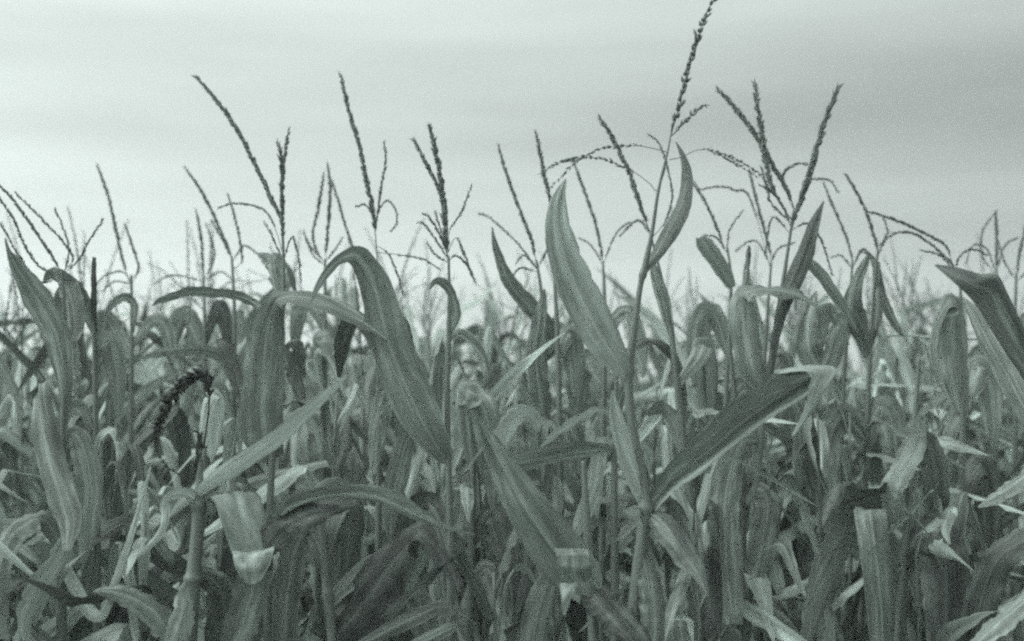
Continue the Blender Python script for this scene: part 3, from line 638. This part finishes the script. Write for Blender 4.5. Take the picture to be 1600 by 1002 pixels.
small_hero('corn plant with a long straight tassel and two little curled side rays', 3.42,
    [(591, 419, 4), (592, 500, 6), (592, 600, 8), (592, 760, 10), (590, 1000, 12)],
    [([(591, 430), (584, 341), (574, 290), (561, 226), (544, 168), (532, 117)], 8.5, dict(bare=0.22, spread=0.34)), ([(586, 350), (591, 331), (596, 290), (603, 250), (600, 222)], 4),
     ([(588, 360), (591, 331), (605, 314), (618, 328), (620, 348), (610, 362)], 2.6), ([(585, 350), (583, 338), (572, 321), (557, 323)], 3), ([(590, 395), (620, 398), (660, 405), (685, 420)], 2.6, dict(bare=.3)), ([(590, 385), (605, 395), (618, 420), (630, 460)], 3)],
    [('l', -.1, [(592, 640, 10), (600, 610, 22), (592, 650, 26), (590, 690, 26), (586, 740, 6)]), ('d', .1, [(592, 560, 10), (570, 510, 22), (550, 500, 26), (535, 540, 24), (530, 590, 6)]),
     ('y', -.1, [(592, 700, 10), (600, 655, 20, 30), (594, 650, 22, 50), (586, 690, 20, 20), (580, 730, 5)]), ('l', .1, [(592, 540, 10), (625, 500, 14), (640, 540, 16), (650, 600, 4)])], 150)
small_hero('corn plant with a dotted dark tassel leaning left across the long arching rays', 3.3,
    [(1015, 362, 3.5), (1030, 420, 5), (1046, 500, 8), (1058, 600, 10), (1072, 720, 11), (1085, 850, 13), (1092, 1000, 15)],
    [([(1015, 362), (998, 314), (981, 267), (961, 223), (936, 182)], 8.5, dict(spread=0.42, bare=.08)), ([(1018, 370), (1000, 345), (985, 352), (970, 368)], 3), ([(1018, 372), (1040, 345), (1050, 300), (1033, 231), (1013, 210)], 3)],
    [('l', -.05, [(1050, 530, 10), (1036, 470, 22), (1024, 430, 16), (1020, 405, 3)]), ('l', .1, [(1060, 600, 10), (1090, 560, 28), (1100, 540, 34), (1105, 600, 36), (1108, 660, 20)]),
     ('d', -.1, [(1086, 850, 14), (1110, 790, 30), (1104, 850, 40), (1108, 930, 44), (1110, 1010, 30)]), ('l', .05, [(1072, 720, 10), (1052, 662, 26), (1032, 640, 22, 50), (1012, 650, 5)]),
     ('l', -.1, [(1088, 900, 16), (1060, 940, 24, -40), (1040, 945, 22, -40), (1020, 985, 24), (1010, 1040, 20)])], 160)
small_hero('corn plant with a slim tassel beside the tall broad pale leaf', 3.9,
    [(942, 409, 3.5), (945, 480, 6), (944, 600, 8), (942, 760, 10), (940, 1000, 12)],
    [([(943, 425), (942, 409), (931, 351), (914, 301), (898, 258)], 6, dict(spread=.26)), ([(942, 415), (960, 370), (980, 350), (1010, 345)], 2.6), ([(942, 415), (925, 385), (905, 372)], 2.5)],
    [('l', -.05, [(944, 560, 10), (960, 500, 20), (985, 490, 22), (1000, 540, 24), (1005, 590, 5)]), ('l', .1, [(944, 600, 10), (915, 560, 30), (905, 600, 34), (900, 660, 16)]), ('l', 0, [(944, 540, 8), (930, 460, 14), (918, 430, 3)])], 170)
small_hero('corn plant with one short plain spike standing behind the tip of the tall pale leaf', 3.6,
    [(862, 330, 3.5), (866, 420, 5), (872, 560, 8), (876, 760, 10), (878, 1000, 12)],
    [([(862, 340), (859, 311), (854, 290), (846, 250), (837, 207)], 6.5, dict(spread=.4)), ([(862, 345), (858, 300), (850, 280), (845, 268)], 3)],
    [('l', .05, [(872, 560, 10), (890, 520, 30), (898, 560, 36), (900, 620, 10)]), ('l', 0.1, [(876, 700, 12), (850, 670, 30), (835, 720, 36), (830, 790, 10)])], 180)
small_hero('corn plant with two bare leaning tassel rays in the gap at left', 4.1,
    [(205, 430, 4), (206, 500, 6), (205, 620, 8), (203, 780, 9), (202, 1000, 11)],
    [([(204, 445), (195, 419), (183, 368), (170, 311), (153, 260)], 6, dict(spread=.24)), ([(206, 445), (216, 419), (207, 385), (195, 351)], 4), ([(205, 440), (190, 425), (165, 430), (150, 445)], 2.6), ([(205, 445), (180, 440), (160, 455)], 2.5)],
    [('l', -.05, [(206, 520, 8), (210, 480, 12), (196, 466, 12, 50), (176, 476, 11), (164, 500, 3)]), ('l', .05, [(205, 560, 10), (180, 520, 26), (165, 500, 24, 50), (160, 540, 28), (158, 590, 6)]), ('l', 0, [(206, 540, 8), (240, 500, 20), (262, 520, 24), (270, 580, 6)])], 190)
small_hero('corn plant with a smooth leaning tassel and a pale arching ray beneath it', 4.0,
    [(362, 400, 3.5), (366, 480, 6), (366, 600, 8), (364, 780, 10), (362, 1000, 12)],
    [([(364, 420), (360, 396), (339, 348), (316, 301), (289, 262)], 6, dict(spread=.24)), ([(364, 420), (378, 406), (370, 352), (356, 304)], 4), ([(363, 410), (380, 385), (400, 395), (412, 412)], 2.6), ([(362, 405), (345, 370), (330, 345)], 3)],
    [('l', -.08, [(366, 600, 10), (345, 560, 20, 40), (310, 550, 16, 50), (260, 552, 15, 50), (216, 560, 3)]), ('d', -.1, [(366, 560, 10), (350, 530, 22), (360, 560, 24), (376, 610, 18), (386, 650, 3)]), ('y', -.1, [(366, 690, 10), (350, 620, 20), (338, 612, 22, 40), (336, 650, 22), (334, 690, 8)]), ('y', 0, [(366, 640, 8), (380, 630, 10), (376, 680, 10), (374, 720, 4)])], 200)
small_hero('corn plant with a short thin upright spike between leaning tassels at left', 4.4,
    [(318, 425, 3.5), (320, 520, 6), (320, 700, 8), (318, 1000, 10)],
    [([(318, 440), (317, 419), (314, 372), (307, 331)], 6, dict(spread=.22)), ([(318, 440), (335, 400), (322, 350)], 3), ([(318, 440), (270, 430), (240, 445)], 2.4), ([(318, 440), (345, 425), (366, 440)], 2.4)],
    [('l', 0, [(320, 560, 8), (300, 500, 24), (280, 500, 28), (268, 560, 8)]), ('d', 0, [(320, 540, 8), (340, 480, 20), (352, 500, 24), (360, 560, 8)])], 210)
small_hero('corn plant with a narrow cluster of three near-vertical tassel rays', 4.0,
    [(508, 405, 3.5), (508, 480, 6), (507, 600, 8), (506, 780, 10), (504, 1000, 12)],
    [([(508, 415), (511, 368), (516, 301), (512, 257)], 6), ([(508, 412), (489, 375), (497, 328), (506, 273)], 5), ([(509, 415), (550, 400), (540, 352), (519, 284)], 5), ([(508, 410), (485, 385), (474, 362)], 3), ([(508, 410), (525, 388), (535, 372)], 3), ([(508, 415), (490, 400), (480, 380)], 3)],
    [('l', -.1, [(507, 600, 10), (500, 540, 26), (510, 530, 28, 50), (530, 570, 28), (540, 620, 6)]), ('y', -.1, [(507, 620, 8), (496, 560, 13), (510, 547, 14, 50), (530, 552, 10), (540, 575, 3)]), ('l', .05, [(508, 520, 8), (480, 470, 20), (466, 500, 24), (460, 560, 8)])], 220)
small_hero('corn plant with a slim bare spike right of the twin bristly tassels', 3.9,
    [(1332, 406, 3.5), (1328, 470, 5), (1318, 600, 8), (1312, 780, 9), (1308, 1000, 11)],
    [([(1332, 425), (1332, 406), (1321, 368), (1304, 328), (1287, 288)], 5, dict(spread=.24)), ([(1332, 420), (1345, 395), (1362, 402)], 3), ([(1331, 420), (1315, 400), (1300, 402)], 2.6)],
    [('l', 0, [(1324, 540, 8), (1300, 490, 24), (1285, 500, 28), (1275, 560, 10)]), ('l', 0, [(1318, 620, 10), (1270, 560, 40), (1262, 520, 34), (1268, 480, 20), (1275, 455, 3)])], 230)
small_hero('corn plant with a dark plain spike in front of the spreading V tassel', 3.9,
    [(1205, 410, 3.5), (1200, 480, 5), (1192, 600, 8), (1186, 780, 9), (1182, 1000, 11)],
    [([(1204, 420), (1203, 392), (1192, 352), (1179, 301), (1170, 265)], 5), ([(1204, 420), (1172, 311), (1148, 297), (1121, 292), (1094, 297)], 3, dict(bare=.4)), ([(1204, 415), (1185, 380), (1170, 378), (1150, 392)], 2.6), ([(1204, 415), (1215, 390), (1240, 380)], 2.6)],
    [('l', 0, [(1196, 540, 8), (1172, 470, 20), (1166, 430, 12), (1170, 390, 3)]), ('l', .1, [(1190, 620, 10), (1215, 560, 26), (1230, 590, 32), (1232, 660, 10)])], 240)
small_hero('corn plant with a blunt torn leaf end right of the tallest stalk', 3.7,
    [(1136, 385, 3.5), (1142, 440, 5), (1138, 540, 7), (1132, 700, 9), (1128, 1000, 11)],
    [([(1136, 395), (1131, 385), (1114, 341), (1097, 307), (1080, 280)], 5), ([(1136, 395), (1140, 360), (1160, 330)], 2.6), ([(1136, 395), (1120, 372), (1100, 368)], 2.6)],
    [('y', -.1, [(1143, 450, 14), (1132, 428, 24), (1115, 402, 26), (1102, 384, 26), (1094, 371, 14)]), ('l', 0, [(1138, 560, 8), (1120, 500, 30), (1100, 490, 34), (1090, 540, 34), (1086, 600, 10)]), ('l', 0, [(1135, 640, 10), (1160, 600, 30), (1172, 640, 34), (1176, 720, 10)])], 250)
small_hero('corn plant with a lone straight spike near the right border', 4.2,
    [(1557, 419, 4), (1556, 500, 6), (1556, 640, 8), (1554, 1000, 10)],
    [([(1557, 430), (1557, 419), (1557, 372), (1556, 331)], 6, dict(spread=.2)), ([(1557, 430), (1535, 400), (1536, 360), (1556, 332)], 2.8), ([(1557, 425), (1570, 385), (1590, 372)], 2.6), ([(1557, 430), (1542, 390), (1520, 384), (1510, 410)], 2.8)],
    [('l', 0, [(1556, 560, 8), (1570, 500, 26), (1585, 520, 28), (1590, 580, 8)]), ('l', 0, [(1556, 600, 8), (1535, 550, 24), (1520, 580, 28), (1515, 640, 8)])], 260)
small_hero('corn plant with a half-cut-off tassel at the very right edge', 4.2,
    [(1588, 425, 4), (1586, 500, 6), (1586, 640, 8), (1588, 1000, 10)],
    [([(1588, 440), (1593, 395), (1600, 365), (1606, 330)], 5), ([(1588, 440), (1570, 410), (1560, 380)], 2.6), ([(1588, 440), (1615, 420), (1630, 440)], 3)],
    [('l', 0, [(1586, 560, 8), (1605, 500, 26), (1620, 540, 30), (1620, 600, 8)]), ('l', 0, [(1586, 600, 8), (1565, 560, 26), (1555, 610, 30), (1555, 680, 8)])], 270)
small_hero('corn plant with a dark rod-like rolled leaf standing straight up at left', 3.3,
    [(146, 470, 6), (148, 540, 8), (150, 660, 9), (152, 800, 10), (152, 1000, 12)],
    [], [('d', -.05, [(147, 520, 9, 40), (146, 470, 9, 40), (146, 430, 8, 40), (147, 402, 6, 40)]), ('l', -.05, [(148, 520, 10), (128, 470, 24), (112, 450, 26), (96, 470, 24), (88, 510, 6)]),
     ('y', -.1, [(152, 760, 12), (153, 700, 13), (160, 680, 14, 50), (174, 675, 10, 50), (180, 690, 3)]), ('l', 0, [(149, 560, 10), (170, 530, 30), (182, 580, 34), (186, 650, 10)]), ('l', .05, [(150, 700, 10), (120, 640, 34), (105, 680, 38), (100, 750, 12)])], 280)
small_hero('corn plant with a thin straight stem crossing behind the broad right-hand leaf', 3.5,
    [(1168, 392, 5), (1166, 440, 5), (1140, 500, 6), (1150, 640, 8), (1160, 760, 9), (1162, 900, 10), (1162, 1000, 11)], [],
    [('d', 0, [(1167, 420, 7, 30), (1169, 400, 8, 30), (1170, 384, 4, 30)]), ('l', 0, [(1160, 760, 10), (1190, 720, 30), (1205, 760, 38), (1210, 850, 12)]), ('l', -.05, [(1160, 780, 12), (1130, 745, 30), (1120, 800, 36), (1120, 880, 12)])], 290)
small_hero('low corn plant with a pale pointed leaf curl above the dark wide leaf', 3.4,
    [(740, 720, 8), (738, 800, 11), (736, 900, 13), (734, 1000, 14)], [],
    [('y', -.1, [(738, 790, 8), (730, 760, 18), (731, 780, 20), (732, 815, 3)]), ('l', -.05, [(740, 740, 14), (730, 640, 40), (735, 612, 44, 50), (760, 650, 46), (768, 740, 30), (770, 800, 5)]), ('d', -.1, [(737, 850, 14), (770, 800, 36), (790, 850, 40), (800, 940, 30), (806, 1010, 6)]),
     ('l', -.1, [(736, 900, 14), (700, 870, 30), (690, 900, 40), (700, 970, 36), (705, 1030, 20)]), ('l', -.12, [(735, 930, 16), (760, 890, 34), (790, 950, 40), (800, 1030, 20)])], 300)

# ------------------------------------------------------------------ ordinary plants filling the rows
def leaf_curve(rng, h, az, L, wmax, twist, lean):
    """a blade leaving the stalk at height h: rises, then folds or bends over and hangs"""
    n = 26
    P = []; S = []; Wd = []
    p = Vector((0, 0, h)); out = Vector((math.cos(az), math.sin(az), 0)); side = Vector((-math.sin(az), math.cos(az), 0))
    a = lean
    step = L / (n - 1)
    drift = rng.uniform(-1.0, 1.0)
    q = rng.random()
    bt = rng.uniform(0.18, 0.50)                       # where the bend sits
    bl = 0.04 if q < 0.55 else 0.11 if q < 0.82 else 0.4 if q < 0.9 else 0.3
    goal = rng.uniform(1.5, 3.05) if q < 0.88 else rng.uniform(0.5, 1.0)
    k2 = rng.uniform(bt + .2, 0.9) if rng.random() < 0.3 else 9
    off = 0.0; skew = rng.uniform(-1.1, 1.1); z0 = Vector((0, 0, 1)); o0, s0 = out, side
    for i in range(n):
        v = i / (n - 1)
        P.append(p.copy())
        e = min(max((v - bt) / bl, 0), 1); e = e * e * (3 - 2 * e)
        a = lean + 0.25 * v + (goal - lean) * e + off
        rot = Matrix.Rotation(skew * e, 3, 'Z'); out = rot @ o0; side = rot @ s0
        if k2 < v: off += rng.uniform(-1.0, 0.3); k2 = 9
        t = out * math.sin(a) + Vector((0, 0, 1)) * math.cos(a)
        nrm = side.cross(t)
        tw = twist * v ** 1.3
        S.append(side * math.cos(tw) + nrm * math.sin(tw))
        w = wmax * (0.45 + 0.55 * min(1, v / 0.18)) * (1 if v < 0.55 else max(0.03, 1 - ((v - 0.55) / 0.45) ** 1.8))
        w *= 1 - 0.35 * math.exp(-((v - bt - bl / 2) / 0.035) ** 2)
        Wd.append(w)
        p = p + t * step + side * (drift * step * v)
    return P, S, Wd

def make_variant(seed, tassel=True, H=2.0):
    """one ordinary plant as an object tree at the origin"""
    r = random.Random(seed)
    root = empty('corn_plant', (0, 0, 0))
    k = 14
    bx, by = r.uniform(-.05, .05), r.uniform(-.05, .05)
    top = H * 0.97
    axis = lambda z: Vector((bx * (z / H) ** 2, by * (z / H) ** 2, z))
    mbs = MB()
    add_tube(mbs, [axis(top * i / k) for i in range(k + 1)], [0.0125 - 0.0088 * (i / k) for i in range(k + 1)], 7)
    mbs.build('stalk', M_STALK, root)
    az = r.uniform(0, 6.28)
    nl = 18
    for i in range(nl):
        f = i / (nl - 1)
        h = H * (0.26 + 0.66 * f) + r.uniform(-.03, .03)
        L = r.uniform(0.62, 0.85) * (1 - 0.40 * max(0, f - .5) * 2 * r.uniform(.7, 1))
        wm = r.uniform(0.032, 0.078) * (1 - 0.35 * max(0, f - 0.6) / 0.4)
        pass
        P, S, Wd = leaf_curve(r, h, az + r.uniform(-.5, .5), L, wm, r.uniform(-2.6, 2.6), r.uniform(.1, .5))
        o = axis(h); P = [q + Vector((o.x, o.y, 0)) for q in P]
        m = MB(); add_ribbon(m, P, S, Wd, r, r.uniform(.1, .5), r.uniform(.1, .38), r.uniform(2, 6), 7, 0, L, 0.16)
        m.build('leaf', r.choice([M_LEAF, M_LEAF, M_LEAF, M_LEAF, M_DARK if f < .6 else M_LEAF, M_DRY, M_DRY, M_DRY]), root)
        az += math.pi + r.uniform(-.3, .3)
    if tassel:
        t0 = axis(top); lean = Vector((r.uniform(-.12, .12), r.uniform(-.1, .1), 0))
        m = MB(); pts = [t0 + Vector((0, 0, 0.42 * q)) + lean * (q * q) for q in [j / 8 for j in range(9)]]
        add_spike(m, pts, 0.009, r, gap=0.009, bare=0.3, spread=0.3)
        main = m.build('tassel', M_TASSEL, root)
        for b in range(r.choice([2, 3, 4, 5])):
            a = r.uniform(0, 6.28); s0 = pts[1].lerp(pts[3], r.random()); ln = r.uniform(.14, .24); dr = r.uniform(.2, 1.5); el = r.uniform(.25, .7)
            bp = [s0]; ang = el
            for q in range(8):
                bp.append(bp[-1] + (Vector((math.cos(a), math.sin(a), 0)) * math.sin(ang) + Vector((0, 0, math.cos(ang)))) * (ln / 8)); ang += dr / 8
            m = MB(); add_spike(m, bp, 0.005, r, gap=0.011, bare=0.15, spread=0.3, stemr=0.0011)
            m.build('tassel_branch', M_TASSEL, main)
    return root

def copy_tree(o, parent=None):
    c = o.copy(); COL.objects.link(c)
    t_ = R0.choice([R0.uniform(.35, .8), R0.uniform(.7, 1.2), R0.uniform(1.1, 1.9)]) if o.name.startswith('leaf') else 1; c.color = (t_, t_, t_, 1)
    if parent: c.parent = parent
    for ch in o.children: copy_tree(ch, c)
    return c

def flat_variant(seed, tassel=True, H=2.0):
    """a distant plant: the same growth in one light mesh"""
    r = random.Random(seed); m = MB()
    add_tube(m, [Vector((0, 0, H * .97 * i / 5)) for i in range(6)], [0.012 - 0.0015 * i for i in range(6)], 5, 1)
    az = r.uniform(0, 6.28)
    for i in range(11):
        f = i / 10; h = H * (0.36 + 0.55 * f)
        P, S, Wd = leaf_curve(r, h, az + r.uniform(-.5, .5), r.uniform(.6, .8) * (1 - .35 * max(0, f - .5) * 2), r.uniform(.045, .08), r.uniform(-1.5, 1.5), r.uniform(.1, .42))
        P = P[::2] + [P[-1]]; S = S[::2] + [S[-1]]; Wd = Wd[::2] + [Wd[-1]]
        add_ribbon(m, P, S, Wd, r, .25, .08, 3, 4, r.choice([0, 0, 0, 0, 3, 4]), .7)
        az += math.pi + r.uniform(-.3, .3)
    if tassel:
        lean = Vector((r.uniform(-.14, .14), r.uniform(-.1, .1), 0))
        pts = [Vector((0, 0, H * .97 + .42 * q)) + lean * (q * q) for q in [j / 5 for j in range(6)]]
        add_tube(m, pts, [.0025, .0025, .005, .005, .0042, .001], 5, 2)
        for b in range(r.choice([2, 3, 4, 5])):
            a = r.uniform(0, 6.28); bp = [pts[1].lerp(pts[2], r.random())]; ang = r.uniform(.25, .7); dr = r.uniform(.2, 1.5)
            for q in range(5):
                bp.append(bp[-1] + (Vector((math.cos(a), math.sin(a), 0)) * math.sin(ang) + Vector((0, 0, math.cos(ang)))) * .042); ang += dr / 5
            add_tube(m, bp, [.0016, .003, .003, .003, .0025, .001], 4, 2)
    return m

FM = [M_LEAF, M_STALK, M_TASSEL, M_DARK, M_DRY]
near_v = [make_variant(s, False, 2.0) for s in range(40, 52)]
mid_v = [make_variant(s, True, 2.0) for s in range(60, 72)]
far_m = [flat_variant(s).mesh('corn_plant', FM) for s in range(80, 92)]
far_b = [flat_variant(s, False).mesh('corn_plant', FM) for s in range(92, 102)]
TOPY = 726.0
used = set()
R0 = random.Random(7)
n_of = 0
LAND = [(90, 'the fine tassel rays at left border'), (205, 'the two bare leaning tassel rays'), (308, 'the blackened curled tassel'), (420, 'the broad creased upright leaf'),
        (510, 'the narrow three-rayed tassel'), (592, 'the tassel with curled side rays'), (700, 'the very broad bent leaf'), (790, 'the diagonal snapped leaf'), (850, 'the dark crossing leaves'),
        (930, 'the tall broad pale leaf'), (1000, 'the tallest stalk'), (1090, 'the dotted leaning tassel'), (1180, 'the wide V tassel'), (1270, 'the blade-like upright leaf'), (1345, 'the pinched pair of leaves'),
        (1420, 'the pale twisted leaf'), (1500, 'the pale-edged hanging leaf'), (1570, 'the dark bent leaf')]
ROWN = ['front row', 'second row back', 'third row back', 'fourth row back', 'fifth row back', 'sixth row back', 'seventh row back', 'eighth row back', 'ninth row back', 'tenth row back']
ORD = ['first', 'second', 'third', 'fourth', 'fifth', 'sixth', 'seventh', 'eighth', 'ninth']
LAND.sort()
rows = [(3.1, .45, 'near'), (3.45, .15, 'near'), (4.1, .16, 'near'), (4.8, .17, 'mid'), (5.5, .18, 'mid'), (6.25, .2, 'mid'), (7.0, .22, 'far'), (7.75, .24, 'far'), (8.5, .27, 'far'), (9.25, .28, 'far')]
for ri, (ry, sp, kind) in enumerate(rows):
    half = 0.36 * ry + 0.22
    x = -half + R0.uniform(0, sp); cnt = {}
    while x < half:
        px_x = x + R0.uniform(-.05, .05); y = ry + R0.uniform(-.14, .14) + 0.05 * x
        u = 800 + FPX * px_x / y
        x += sp * R0.uniform(.8, 1.2)
        if kind == 'near' and any(abs(h[2] - y) < .16 and abs(h[0].location.x - px_x) < .06 for h in HERO): continue
        # canopy height at this place
        ty = (790, 650, 555, 515, 488, 476, 466, 462, 460, 460)[ri] + R0.uniform(-50, 75) - (45 if u < 620 else 0)
        bare = ri < 2 or R0.random() < (0.55 if ri == 2 else 0.22)
        if not bare: ty += (0, 0, 65, 70, 60, 48, 36, 24, 12, 0)[ri]
        H = min(CAM.z + (TOPY - ty) / FPX * y, R0.uniform(2.0, 2.3))
        if kind == 'near': H = min(H, 2.0)
        sc = H / 2.0
        if kind == 'far':
            o = bpy.data.objects.new('corn_plant', R0.choice(far_b if bare else far_m)); t_ = R0.uniform(.65, 1.4); o.color = (t_, t_, t_, 1); COL.objects.link(o)
        else:
            o = copy_tree(R0.choice(near_v if bare else mid_v))
        o.location = (px_x, y, 0); o.rotation_euler = (R0.uniform(-.05, .05), R0.uniform(-.05, .05), R0.uniform(0, 6.28))
        s_ = min(sc, 1.15); o.scale = (s_ * R0.uniform(.95, 1.1), s_ * R0.uniform(.95, 1.1), s_)
        before = [q for q in LAND if q[0] <= u]
        lm = before[-1] if before else None
        cnt[lm] = cnt.get(lm, 0) + 1
        what = 'leafy corn plant' if bare else 'tasselled corn plant'
        lab = f'{ORD[cnt[lm] - 1]} {what} right of {lm[1]}, {ROWN[ri]}' if lm else f'{ORD[cnt[lm] - 1]} {what} from the left border, {ROWN[ri]}'
        tag(o, lab, 'corn plant', 'corn plants ' + ('of the near rows' if kind == 'near' else 'of the middle rows' if kind == 'mid' else 'of the blurred rear rows'))
for v in near_v + mid_v:                     # the patterns themselves are not part of the field
    for ch in list(v.children_recursive): bpy.data.objects.remove(ch)
    bpy.data.objects.remove(v)

# ------------------------------------------------------------------ the rest of the field as one mass
RF = random.Random(5)
mass = MB(); lib = [flat_variant(s) for s in range(120, 128)]
y = 10.0
while y < 34:
    half = .37 * y + .5; x = -half
    sp = .30 + (y - 10) * .012
    while x < half:
        b = RF.choice(lib); a = RF.uniform(0, 6.28); c, s = math.cos(a), math.sin(a); k = RF.uniform(.9, 1.12)
        ox, oy = x + RF.uniform(-.06, .06), y + RF.uniform(-.15, .15)
        off = len(mass.v)
        mass.v += [(ox + k * (vx * c - vy * s), oy + k * (vx * s + vy * c), k * vz) for vx, vy, vz in b.v]
        mass.uv += b.uv; mass.mi += b.mi
        mass.f += [tuple(off + i for i in f) for f in b.f]
        x += sp * RF.uniform(.8, 1.2)
    y += .75 + (y - 10) * .05
fm = mass.build('corn_field', FM); tag(fm, 'blurred mass of the farther corn rows closing the view below the sky', 'corn field', kind='stuff')

# ------------------------------------------------------------------ thin haze over the field
hz, N, L = new_mat('haze')
pv = N.new('ShaderNodeVolumePrincipled'); pv.inputs['Color'].default_value = (0.92, 1.0, 0.96, 1); pv.inputs['Density'].default_value = 0.005
pv.inputs['Anisotropy'].default_value = 0.2
o_ = N.new('ShaderNodeOutputMaterial'); L.new(pv.outputs[0], o_.inputs['Volume'])
mb = MB(); X0, X1, Y0, Y1, Z0, Z1 = -22, 22, -3, 42, -1, 3.6
mb.add([(X0, Y0, Z0), (X1, Y0, Z0), (X1, Y1, Z0), (X0, Y1, Z0), (X0, Y0, Z1), (X1, Y0, Z1), (X1, Y1, Z1), (X0, Y1, Z1)],
       [(0, 3, 2, 1), (4, 5, 6, 7), (0, 1, 5, 4), (1, 2, 6, 5), (2, 3, 7, 6), (3, 0, 4, 7)])
h = mb.build('haze', hz); tag(h, kind='stuff')
